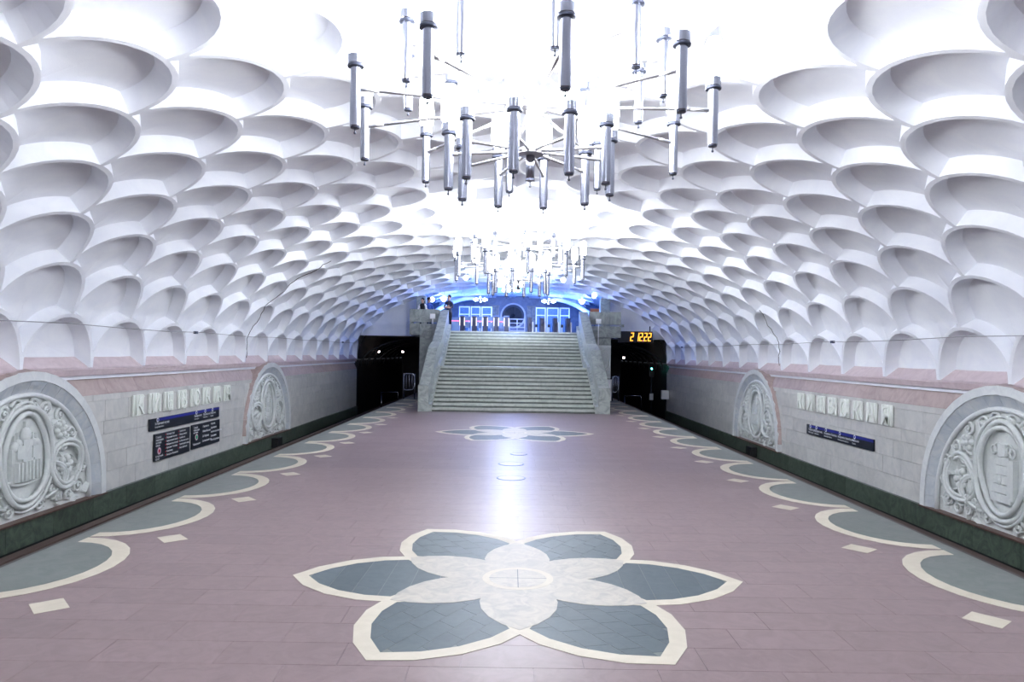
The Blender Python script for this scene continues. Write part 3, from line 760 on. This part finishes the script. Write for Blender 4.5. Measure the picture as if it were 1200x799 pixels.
# end wall: lintel and flanks
def endwall(side, nm):
    b = MB(); xs = [5.15+(9.15-5.15)*i/14 for i in range(15)]
    def zt(x): return ZC+B*sqrt(max(0, 1-(x/(A+.3))**2))+.2
    poly = [(side*5.15, 3.2)]+[(side*x, zt(x)) for x in xs]
    poly = [(side*5.15, 3.2), (side*9.3, 3.2)]+[(side*x, max(3.2, zt(x))) for x in xs[::-1]]
    b.prism(poly, YE, YE+.4, 'y'); return struct('wall_end_'+nm, b, M['plaster'])
ewl = endwall(-1, 'left'); ewr = endwall(1, 'right')
for side in (-1, 1):   # gray jamb pillars of the hall opening
    o = thing('stone_pillar', 'square grey pillar at the '+('left, behind the standing people' if side < 0 else 'right, beside the hall opening'), 'pillar', (side*5.25 if side > 0 else -5.2, 40.9, 3.37))
    b = MB(); b.box(-.28, .28, -.25, .3, 0, 1.1); b.build('lower_shaft', M['gmarb'], o)
    b = MB(); b.box(-.27, .27, -.24, .3, 1.105, 2.1); b.build('upper_shaft', M['gmarb'], o)
# track tunnels beyond
for side, nm in ((-1, 'left'), (1, 'right')):
    b = MB(); n = 14; prev = None
    for i in range(n+1):
        q = vp(1.75*i/n, 0, -.02) if i < n else (4.9, 0, 3.24)
        x, z = (q[0]-.03, min(q[2], 3.24)); pts = (side*x, z)
        if prev: b.add([(prev[0], YE+.02, prev[1]), (pts[0], YE+.02, pts[1]), (pts[0], 60, pts[1]), (prev[0], 60, prev[1])], [(0,1,2,3)])
        prev = pts
    b.add([(side*9.15, YE+.02, -1.6), (side*9.15, YE+.02, 1.75), (side*9.15, 60, 1.75), (side*9.15, 60, -1.6)], [(0,1,2,3)])
    xin = 4.9
    b.add([(side*xin, YE-.2, -1.6), (side*xin, YE-.2, 3.2), (side*xin, 60, 3.2), (side*xin, 60, -1.6)], [(0,1,2,3)])
    b.add([(side*xin, 60, -1.6), (side*9.2, 60, -1.6), (side*9.2, 60, 3.3), (side*xin, 60, 3.3)], [(0,1,2,3)])
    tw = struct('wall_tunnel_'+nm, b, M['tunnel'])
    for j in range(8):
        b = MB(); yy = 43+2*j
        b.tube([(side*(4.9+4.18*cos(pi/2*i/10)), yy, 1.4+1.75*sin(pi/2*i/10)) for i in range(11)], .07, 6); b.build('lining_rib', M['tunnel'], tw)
def pt_light(name, loc, energy, col, r, parent=None):
    l = bpy.data.lights.new(name, 'POINT'); l.energy = energy; l.color = col; l.shadow_soft_size = r
    o = bpy.data.objects.new(name, l); C.objects.link(o); o.location = loc; o.parent = parent; return o
for (px, py, Y, lab) in ((444, 412, 48, 'outer one of two lamps deep in the left tunnel'), (472, 412, 48, 'inner one of two lamps deep in the left tunnel, nearer the stairs'), (731, 419, 47, 'lamp deep in the right tunnel, next to the carved slab')):
    p = P(px, py, Y); p.z += 0
    o = thing('tunnel_lamp', lab, 'lamp', p)
    b = MB(); b.ball((0, 0, 0), .07, 10, 6); b.build('bulb', M['glowt'], o)
    b = MB(); b.tube([(0, 0, .05), (0, 0, .25)], .02, 6); b.lathe([(.1, .04), (.05, .1), (.001, .1)], 12); b.build('holder', M['darkm'], o)
p = P(763.5, 432, 44)
o = thing('track_signal', 'dark track signal with a cyan light in the right tunnel', 'signal', (p.x, 44, -1.55))
b = MB(); b.tube([(0, 0, 0), (0, 0, 2.5)], .04, 8); b.build('mast', M['darkm'], o)
b = MB(); b.box(-.14, .14, -.05, .15, 2.5, 3.1); b.build('signal_head', M['black'], o)
b = MB(); b.ball((0, -.06, p.z+1.55), .055, 10, 6); b.build('signal_lens', M['glowg'], o)
b = MB(); b.box(-.12, .12, -.06, -.04, 1.1, 1.5); b.build('number_plate', M['txt'], o)
p = P(766, 447, 44)
for side, px in ((-1, 446), (1, 749)):
    Y = 39; q = P(px, 468, Y)
    o = thing('bent_handrail', 'thin grey bent rail beside the '+('left' if side < 0 else 'right')+' tunnel mouth', 'handrail', (side*7.3, 43, -1.55))
    b = MB(); b.tube([(-.5, 0, 1.4), (.45, 0, 1.4), (.5, 0, 1.35), (.5, 0, 0)], .03, 6); b.tube([(-.5, 0, 1.4), (-.5, 0, 0)], .03, 6); b.build('rail_tube', M['chrome'], o)
b = thing('equipment_cabinet', 'small pale box at the end of the right track wall', 'box', (8.75, 40.9, -.2))
m_ = MB(); m_.box(-.2, .2, -.15, .15, 0, .5); m_.build('case', M['whitep'], b); m_ = MB(); m_.box(-.17, .17, -.16, -.15, .03, .47); m_.build('door', M['whitep'], b)
# gates at the platform ends
def gate(x0, x1, Y, label):
    o = thing('tube_gate', label, 'gate', ((x0+x1)/2, Y, 0)); w_ = (x1-x0)/2
    for x in (-w_, w_): b = MB(); b.tube([(x, 0, 0), (x, 0, 1.22)], .03, 8); b.build('post', M['chrome'], o)
    b = MB(); b.tube([(-w_, 0, .5), (-w_, 0, 1.1), (-w_+.1, 0, 1.22), (w_-.1, 0, 1.22), (w_, 0, 1.1), (w_, 0, .6), (w_-.1, 0, .45), (-w_+.1, 0, .42), (-w_, 0, .5)], .03, 8); b.build('frame', M['chrome'], o)
    for t in (-.33, 0, .33): b = MB(); b.tube([(t*w_*1.6, 0, .43), (t*w_*1.6, 0, 1.22)], .022, 6); b.build('bar', M['chrome'], o)
gate(-5.25, -4.72, 34.8, 'tubular metal gate on the platform left of the stairs')
gate(4.98, 5.28, 35.5, 'tubular metal gate on the platform right of the stairs')
o = thing('metal_locker', 'narrow white locker beside the gate right of the stairs', 'locker', (4.82, 35.6, 0)); b = MB(); b.box(-.14, .14, 0, .25, 0, 1.05); b.build('case', M['whitep'], o); b = MB(); b.box(-.11, .11, -.012, 0, .15, 1.0); b.build('inset', M['whitep'], o)
# carved slab on right block
o = thing('carved_slab', 'small square carved slab on the block right of the stairs', 'relief', (4.5, 35.9, 1.1))
b = MB(); b.box(-.42, .42, -.1, .04, 0, 1.65); b.build('slab', M['carve'], o)
b = MB(); oval(b, .08, .95, .26, .48, .035, -.13, 24); b.build('oval_band', M['carve'], o)
b = MB(); oval(b, .0, .8, .34, .6, .03, -.12, 24, a0=pi*.5, a1=pi*1.6); b.build('oval_band', M['carve'], o)
for (x, z, r, d) in ((-.2, 1.3, .12, 1), (.2, .3, .12, -1), (-.22, .45, .1, 1), (.3, 1.45, .09, 1), (.08, .95, .14, 1)):
    b = MB(); spiral(b, (x, z), r, 1.4, d, 0, .025, .04, -.1); b.build('scroll', M['carve'], o)
for (x, z0_, z1_, lab, post) in ((-4.0, 3.95, 4.2, 'small white square plate on the left parapet', False), (4.28, 3.82, 4.06, 'small white square plate on a post by the right parapet', True)):
    o = thing('notice_plate', lab, 'plate', (x, 35.72, 0)); b = MB(); b.box(-.13, .13, 0, .04, z0_, z1_); b.build('plate', M['whitep'], o)
    b = MB(); b.box(-.02, .02, .03, .08, (2.75 if post else 3.7), z0_); b.build('post', M['whitep'], o)
    b = MB(); b.box(-.09, .09, -.006, 0, z0_+.04, z1_-.04); b.build('frame', M['txt'], o)
# interval clock
p0, p1 = P(724.5, 389, 41), P(764, 400.5, 41)
o = thing('digital_clock', 'black digital clock with orange digits over the right tunnel', 'clock', (p0.x, 40.9, p1.z-.05)); Wc = p1.x-p0.x; Hc = p0.z-p1.z+.1
b = MB(); b.box(0, Wc, 0, .25, 0, Hc); b.build('case', M['black'], o)
b = MB(); b.box(.1, .14, .1, .2, Hc, Hc+.3); b.box(Wc-.14, Wc-.1, .1, .2, Hc, Hc+.3); b.build('bracket', M['black'], o)
SEG = {'2': 'abged', '1': 'bc'}
def digit(root, c, x, z, w_, h_):
    t = .045; sl = .06
    S = {'a': (0, h_-t, w_, h_), 'd': (0, 0, w_, t), 'g': (0, h_/2-t/2, w_, h_/2+t/2), 'f': (0, h_/2, t, h_), 'e': (0, 0, t, h_/2), 'b': (w_-t, h_/2, w_, h_), 'c': (w_-t, 0, w_, h_/2)}
    b = MB()
    for q in SEG[c]:
        x0, z0, x1, z1 = S[q]
        b.prism([(x+x0+sl*z0/h_, z+z0), (x+x1+sl*z0/h_, z+z0), (x+x1+sl*z1/h_, z+z1), (x+x0+sl*z1/h_, z+z1)], -.02, 0, 'y')
    b.build('digit', M['glowo'], root)
zd = .08; hd = Hc-.16
for c, fx in (('2', .34), ('1', .50), ('2', .61), ('2', .74), ('2', .86)): digit(o, c, fx*Wc, zd, .17, hd)
b = MB(); b.box(.725*Wc, .725*Wc+.05, -.02, 0, zd, zd+.05); b.build('digit_point', M['glowr'], o)

# ------------------------------------------------------------------ concourse hall
YB = 51.0
b = MB(); b.box(-9, 9, YB, YB+.3, 3.37, 6.5)
wb = struct('wall_hall_back', b, M['blueg'])
rr = random.Random(4)
for j in range(4):
    for i in range(22):
        boxpart('hall_tile', (.79, .04, .69), M['blueg'], wb, (-8.4+.8*i, YB-.02-.004*rr.random(), 3.37+.35+.7*j))
for side, nm in ((-1, 'left'), (1, 'right')):
    b = MB(); b.box(side*6.4, side*6.7, YE+.4, YB, 3.37, 5.2); struct('wall_hall_'+nm, b, M['blueg'])
    b = MB(); b.box(side*4.9, side*9, YE+.4, YB, 5.15, 5.25); struct('ceiling_hall_'+nm, b, M['plaster']) if False else None
    o = tag(link('trim_'+('3' if side < 0 else '4'), None), kind='structure')
    b = MB(); b.tube([(side*(2.6+2.3*t), 48-3*t, 5.95-.25*t-.9*t*t) for t in [i/10 for i in range(11)]], .14, 8); b.build('ceiling_beam', M['plaster'], o)
# round feature
cc = P(601.3, 370, YB); o = thing('round_medallion', 'big dark round medallion with a pale ring on the blue hall wall', 'medallion', (cc.x, YB-.1, cc.z))
b = MB(); b.tube([(.85*cos(2*pi*i/36), 0, .85*sin(2*pi*i/36)) for i in range(36)], .07, 8, closed=True, up=(0, 1, 0)); b.build('outer_ring', M['whitep'], o)
b = MB(); b.prism([(.79*cos(2*pi*i/36), .79*sin(2*pi*i/36)) for i in range(36)], -.02, .04, 'y'); b.build('disc', M['cabd'], o)
b = MB(); b.tube([(.66*cos(2*pi*i/36), -.03, .66*sin(2*pi*i/36)) for i in range(36)], .03, 6, closed=True, up=(0, 1, 0)); b.build('inner_ring', M['darkm'], o)
b = MB(); b.prism([(.62*cos(2*pi*i/36), .62*sin(2*pi*i/36)) for i in range(36)], -.05, -.02, 'y'); b.ball((0, -.06, 0), (.12, .05, .12), 10, 6)
for k in range(12): a = k*pi/6; b.tube([(.1*cos(a), -.06, .1*sin(a)), (.6*cos(a), -.06, .6*sin(a))], .014, 5)
b.build('grille', M['black'], o)
for k, (px) in enumerate((577.5, 582.5, 620, 625)):
    q = P(px, 380, YB-.3); o = thing('wall_pilaster', ['leftmost', 'second', 'third', 'rightmost'][k]+' of four narrow pale pilasters flanking the round medallion', 'pilaster', (q.x, YB-.15, 3.37))
    b = MB(); b.box(-.13, .13, 0, .1, .12, 2.2); b.build('shaft', M['gmarb'], o); b = MB(); b.box(-.17, .17, -.03, .1, 0, .12); b.build('base', M['gmarb'], o); b = MB(); b.box(-.17, .17, -.03, .1, 2.2, 2.3); b.build('capital', M['gmarb'], o)
# glass doors
names = ['outermost', 'middle', 'innermost']
for side, xs in ((-1, (537, 551, 563.5, 577)), (1, (627, 640, 655, 668))):
    for i in range(3):
        Yd = 48.0; a = P(xs[i]+.6, 380, Yd).x; c = P(xs[i+1]-.6, 380, Yd).x; w_ = (c-a)/2; k = i if side < 0 else 2-i
        o = thing('glass_door', f'{names[k]} white framed glass door of the {"left" if side<0 else "right"} group in the blue hall', 'door', ((a+c)/2, Yd, 3.37))
        for x in (-w_, w_-.07): b = MB(); b.box(x, x+.07, 0, .07, 0, 2.02); b.build('jamb', M['whitep'], o)
        b = MB(); b.box(-w_+.07, w_-.07, 0, .07, 1.94, 2.02); b.build('head', M['whitep'], o)
        b = MB(); b.box(-w_+.07, w_-.07, .01, .06, 1.45, 1.52); b.build('transom', M['whitep'], o)
        b = MB(); b.box(-w_+.07, w_-.07, .03, .04, .1, 1.45); b.build('pane', M['glass'], o)
        b = MB(); b.box(-w_+.07, w_-.07, .03, .04, 1.52, 1.94); b.build('pane', M['glass'], o)
        b = MB(); b.box(-w_+.07, w_-.07, 0, .06, 0, .1); b.build('kick_plate', M['chrome'], o)
# turnstiles
for i, px in enumerate((541.5, 555.5, 568.5, 581.5, 593.5)):
    Y = 40; q = P(px, 380, Y)
    o = thing('turnstile', ['leftmost', 'second from left', 'middle', 'fourth from left', 'fifth from left'][i]+' lit blue turnstile with amber strips in the left group', 'turnstile', (q.x, Y, 3.37), 0, None)
    b = MB(); b.box(-.12, .12, 0, 1.3, 0, .95); b.build('cabinet', M['cabd'], o)
    b = MB(); b.box(-.15, .15, -.03, 1.33, .95, 1.0); b.build('top', M['cab'], o)
    for x in (-.13, .13): b = MB(); b.box(x-.022, x+.022, -.03, .0, .42, .88); b.build('lit_strip', M['glowa'], o)
    if i < 4:
        b = MB(); b.box(.16, .42, .3, .34, .3, .62); b.box(.16, .42, .31, .35, .72, .95); b.build('flap', M['cab'], o)
        b = MB(); b.box(.16, .42, .28, .3, .66, .71); b.build('light_bar', M['glowr'], o)
o = thing('barrier_panel', 'blue panel with a red light bar left of the leftmost turnstile', 'barrier', (P(533, 380, 40).x, 40, 3.37))
b = MB(); b.box(-.25, .25, .1, .14, .05, .62); b.build('panel', M['cab'], o); b = MB(); b.box(-.25, .25, .08, .1, .66, .71); b.build('light_bar', M['glowr'], o)
b = MB(); b.box(-.27, .27, .1, .15, .62, .9); b.build('upper_panel', M['cab'], o)
for i, px in enumerate((621, 635.5, 651, 666)):
    Y = 40; q = P(px, 380, Y)
    o = thing('turnstile', ['first', 'second', 'third', 'fourth'][i]+' dark turnstile from the railing in the right group', 'turnstile', (q.x, Y, 3.37))
    b = MB(); b.box(-.11, .11, 0, 1.3, 0, .84); b.build('cabinet', M['cabd'], o)
    b = MB(); b.box(-.12, .12, -.02, 1.32, .84, .92); b.build('top', M['cabd'], o)
    b = MB(); b.box(-.04, .04, -.03, -.0, .45, .6); b.build('reader', M['black'], o)
    b = MB(); b.box(.14, .2, .1, .9, 0, .7); b.build('side_panel', M['whitep'], o)
    if i < 3:
        b = MB(); b.box(.3, .45, .2, .3, .4, .56); b.build('reader', M['black'], o); b = MB(); b.box(.35, .4, .22, .28, 0, .4); b.build('stalk', M['whitep'], o)
xa, xb = P(597, 380, 39.5).x, P(615, 380, 39.5).x
o = thing('white_railing', 'white tube railing in front of the round medallion', 'railing', ((xa+xb)/2, 39.5, 3.37)); w_ = (xb-xa)/2
for x in (-w_, 0, w_): b = MB(); b.tube([(x, 0, 0), (x, 0, .8)], .025, 8); b.build('post', M['whitep'], o)
for z in (.15, .35, .58, .8): b = MB(); b.tube([(-w_, 0, z), (w_, 0, z)], .025, 8); b.build('rail', M['whitep'], o)
q = P(697, 366, 39)
o = thing('notice_board', 'brown notice board behind the right parapet', 'board', (q.x, 39, 3.37)); b = MB(); b.box(-.24, .24, 0, .04, q.z-3.37-.2, q.z-3.37+.2); b.build('panel', M['ltan'], o)
b = MB(); b.box(-.03, .03, .01, .04, 0, q.z-3.37-.2); b.build('leg', M['darkm'], o)
b = MB(); b.box(-.2, .2, -.01, 0, q.z-3.37-.02, q.z-3.37+.02); b.build('bar', M['red'], o)
# hall lamps
def globe_lamp(px, py, Y, r, label, top):
    q = P(px, py, Y); o = thing('globe_lamp', label, 'lamp', q)
    b = MB(); b.ball((0, 0, 0), r, 14, 8); b.build('globe', M['glowb'], o)
    b = MB(); b.tube([(0, 0, r*.9), (0, 0, top-q.z)], .015, 6); b.lathe([(.05, r*.85), (.05, r*1.1), (.02, r*1.2)], 10); b.build('stem', M['whitep'], o)
globe_lamp(506.5, 351, 40, .14, 'round blue-white globe lamp above the two left people', 5.6)
globe_lamp(696.3, 346.5, 40, .14, 'round blue-white globe lamp at the right end of the hall ceiling', 5.42)
globe_lamp(546, 325.5, 33.5, .12, 'small globe lamp under the vault left of the far chandelier', 6.25)
globe_lamp(660, 328, 33.5, .12, 'small globe lamp under the vault right of the far chandelier', 6.25)
for (px, py, Y, lab) in ((520, 350, 43, 'bright bowl lamp behind the man in dark clothes'), (682, 353, 43, 'bright bowl lamp on the right side of the blue hall')):
    q = P(px, py, Y); o = thing('bowl_lamp', lab, 'lamp', q)
    b = MB(); b.lathe([(.001, -.2), (.12, -.12), (.2, .05), (.22, .08)], 16); b.build('bowl', M['glowb'], o); b = MB(); b.tube([(0, 0, .08), (0, 0, .4)], .02, 6); b.build('stem', M['whitep'], o)
for (px, py, lab) in ((563, 351, 'branching lamp cluster over the left glass doors'), (643, 353, 'branching lamp cluster over the right glass doors')):
    q = P(px, py, 47); o = thing('lamp_cluster', lab, 'lamp', q)
    for k in range(8):
        a = k*pi/4; x, y_, z = .36*cos(a), .3*sin(a), .1*sin(a*3)
        b = MB(); b.tube([(0, 0, .1), (x, y_, z)], .015, 5); b.build('arm', M['whitep'], o)
        b = MB(); b.tube([(x*.7, y_*.7, z*.7), (x*1.3, y_*1.3, z*1.2)], .055, 8); b.build('tube_lamp', M['glowb'], o)
    b = MB(); b.tube([(0, 0, .1), (0, 0, .4)], .02, 6); b.build('stem', M['whitep'], o)
q = P(599, 331, 33.5)
o = thing('box_lamp', 'bright boxy ceiling lamp with four globes over the stairs', 'lamp', q)
for k in range(7):
    x = -.54+.18*k; b = MB(); b.tube([(x, 0, -.18), (x, 0, .22)], .08, 8); b.build('tube_lamp', M['glow'], o)
    b = MB(); b.tube([(x, .3, -.18), (x, .3, .22)], .08, 8); b.build('tube_lamp', M['glow'], o)
for k in range(4): b = MB(); b.ball((-.33+.22*k, .1, -.34), .09, 12, 6); b.build('globe', M['glow'], o)
b = MB(); b.box(-.62, .62, -.08, .4, .22, .26); b.tube([(0, .1, .24), (0, .1, .95)], .04, 8); b.build('frame', M['whitep'], o)
# added blue fill points that tint the hall, no fittings behind them
for (x, y_, z, e) in ((0, 45, 5.2, 240), (-4.2, 45, 4.7, 130), (4.2, 45, 4.7, 130), (0, 37.5, 5.2, 150)):
    pt_light('hall_blue_fill', (x, y_, z), e, (.10, .26, 1), .3)

# back of the hall behind the camera
b = MB(); b.box(-9.6, 9.6, -12.3, -12, -1.7, 6.6); struct('wall_back', b, M['plaster'])
b = MB(); b.box(-9.6, 9.6, 56, 56.3, 3, 6.8); struct('wall_far', b, M['blueg'])

# ------------------------------------------------------------------ people
def person(loc, rz, label, h, J, cloth, hair='short', female=False):
    root = thing('person', label, 'person', loc, rz); s = h/1.75
    V, R_, E = [], [], []
    idx = {}
    def add(n, p, r, par=None):
        idx[n] = len(V); V.append(Vector(p)*s); R_.append(r*s)
        if par: E.append((idx[par], idx[n]))
    add('pelvis', (0, 0, .95), .15)
    add('waist', (0, 0, 1.1), .125, 'pelvis'); add('chest', (0, .0, 1.3), .15, 'waist'); add('neckb', (0, 0, 1.44), .085, 'chest'); add('neck', (0, 0, 1.52), .055, 'neckb'); add('head', (0, -.01, 1.62), .085, 'neck'); add('crown', (0, -.01, 1.68), .075, 'head')
    for sd, n in ((-1, 'l'), (1, 'r')):
        add('hip'+n, (sd*.09, 0, .88), .11, 'pelvis'); add('knee'+n, (sd*.1, -.02, .5), .06, 'hip'+n); add('ank'+n, (sd*.1, .02, .09), .042, 'knee'+n); add('toe'+n, (sd*.11, -.14, .04), .035, 'ank'+n)
        add('sh'+n, (sd*.17, 0, 1.4), .065, 'chest')
        e, w_, hd = J[n]
        add('el'+n, e, .045, 'sh'+n); add('wr'+n, w_, .03, 'el'+n); add('hand'+n, hd, .036, 'wr'+n)
        d = (Vector(hd)-Vector(w_)).normalized(); side_ = d.cross(Vector((0, 1, 0.2))).normalized()
        for q in range(4):
            o_ = Vector(hd)+side_*(.025*(q-1.5)); add(f'f{q}{n}', o_+d*.05, .009, 'hand'+n); add(f'g{q}{n}', o_+d*(.085+.01*(q in (1, 2)))+Vector((0, -.012, 0)), .008, f'f{q}{n}')
        add('th'+n, Vector(hd)+side_*-.05+d*.03, .011, 'hand'+n)
    me = bpy.data.meshes.new('body'); me.from_pydata(V, E, [])
    o = bpy.data.objects.new('body', me); C.objects.link(o)
    md = o.modifiers.new('s', 'SKIN'); 
    for i, sv in enumerate(me.skin_vertices[0].data): sv.radius = (R_[i], R_[i]*(.72 if i < 3 else 1)); sv.use_root = (i == 0)
    o.modifiers.new('d', 'SUBSURF').levels = 1
    dg = bpy.context.evaluated_depsgraph_get(); me2 = bpy.data.meshes.new_from_object(o.evaluated_get(dg)); bpy.data.objects.remove(o)
    for x in cloth: me2.materials.append(M[x])
    for pl in me2.polygons:
        c = pl.center/s; pl.use_smooth = True
        wr = min((c-Vector(J[n][1])).length for n in 'lr'); 
        near_hand = any((c-Vector(J[n][2])).length < .1 or (c-Vector(J[n][1])).length < .05 for n in 'lr')
        bare = near_hand or c.z > 1.475 or (not female and any((c-(Vector(J[n][0])*.35+Vector(J[n][1])*.65)).length < .11 for n in 'lr'))
        armish = abs(c.x) > .13 and c.z > 1.0
        if bare: k = 0
        elif c.z < .95: k = 3 if c.z > .1 else 4
        elif female and not armish: k = 2
        else: k = 1
        pl.material_index = k
    link('body', me2, root)
    b = MB(); hz = 1.655*s
    b.ball((0, .015*s, hz+.02*s), (.098*s, .105*s, .105*s), 12, 8)
    if hair == 'long': b.ball((0, .05*s, hz-.07*s), (.1*s, .07*s, .17*s), 12, 8)
    ho = b.build('hair', M['hair'], root)
    # face
    b = MB(); b.ball((0, -.075*s, 1.615*s), (.068*s, .04*s, .09*s), 12, 8); b.build('face', M['skin'], root)
    for sd in (-1, 1):
        b = MB(); b.ball((sd*.028*s, -.112*s, 1.635*s), (.012*s, .006*s, .007*s), 8, 5); b.build('eye', M['hairb'], root)
        b = MB(); b.ball((sd*.094*s, 0, 1.62*s), (.012*s, .02*s, .03*s), 8, 5); b.build('ear', M['skin'], root)
    b = MB(); b.ball((0, -.12*s, 1.605*s), (.011*s, .016*s, .022*s), 8, 5); b.build('nose', M['skin'], root)
    b = MB(); b.ball((0, -.108*s, 1.57*s), (.024*s, .008*s, .007*s), 8, 5); b.build('mouth', M['lip'], root)
    return root
fold = {'l': ((-.25, -.06, 1.14), (-.02, -.2, 1.17), (.07, -.2, 1.2)), 'r': ((.25, -.06, 1.14), (.03, -.19, 1.13), (-.07, -.2, 1.14))}
hang = {'l': ((-.24, .02, 1.13), (-.25, -.04, .88), (-.25, -.06, .8)), 'r': ((.24, .02, 1.13), (.25, -.04, .88), (.25, -.06, .8))}
lean = {'l': ((-.24, -.05, 1.14), (-.2, -.26, 1.06), (-.16, -.33, 1.05)), 'r': ((.24, -.05, 1.14), (.2, -.26, 1.06), (.16, -.33, 1.05))}
person((P(526, 380, 36.9).x, 36.9, 3.37), -.5, 'tall man in dark shirt with folded arms by the stair top', 1.86, fold, ['skin', 'shg', 'shg', 'shk', 'shk'])
person((P(502.5, 380, 37.1).x, 37.1, 3.37), .9, 'man in blue shirt standing between the woman and the man in dark clothes', 1.74, lean, ['skin', 'shb', 'shb', 'shk', 'shk'])
person((P(495, 380, 36.8).x, 36.8, 3.37), -.3, 'dark haired woman in white jacket over black dress at the left parapet', 1.68, lean, ['skin', 'shw', 'shk', 'shk', 'shk'], 'long', True)

GR = {'chandelier': 'tube chandeliers under the vault', 'turnstile': 'turnstiles in the blue hall', 'letter_block': 'letter blocks of the station name', 'glass_door': 'glass doors of the hall',
      'globe_lamp': 'globe lamps', 'bowl_lamp': 'bowl lamps', 'lamp_cluster': 'lamp clusters', 'manhole_cover': 'round floor hatches', 'track_rail': 'running rails', 'contact_rail': 'contact rails',
      'wall_pilaster': 'pilasters by the round medallion', 'tunnel_lamp': 'lamps in the tunnels', 'carved_arch_niche': 'carved arch reliefs', 'tube_gate': 'platform end gates', 'stone_parapet': 'parapets by the stair top',
      'wall_sign': 'dark wall signs', 'stone_pillar': 'pillars of the hall opening', 'wall_wire': 'wires on the vault', 'cable_box': 'boxes on the plinth', 'notice_plate': 'white square plates', 'bent_handrail': 'tunnel mouth rails'}
for o in C.objects:
    if o.parent is None and 'category' in o.keys():
        k = o.name.split('.')[0]
        if k in GR: o['group'] = GR[k]
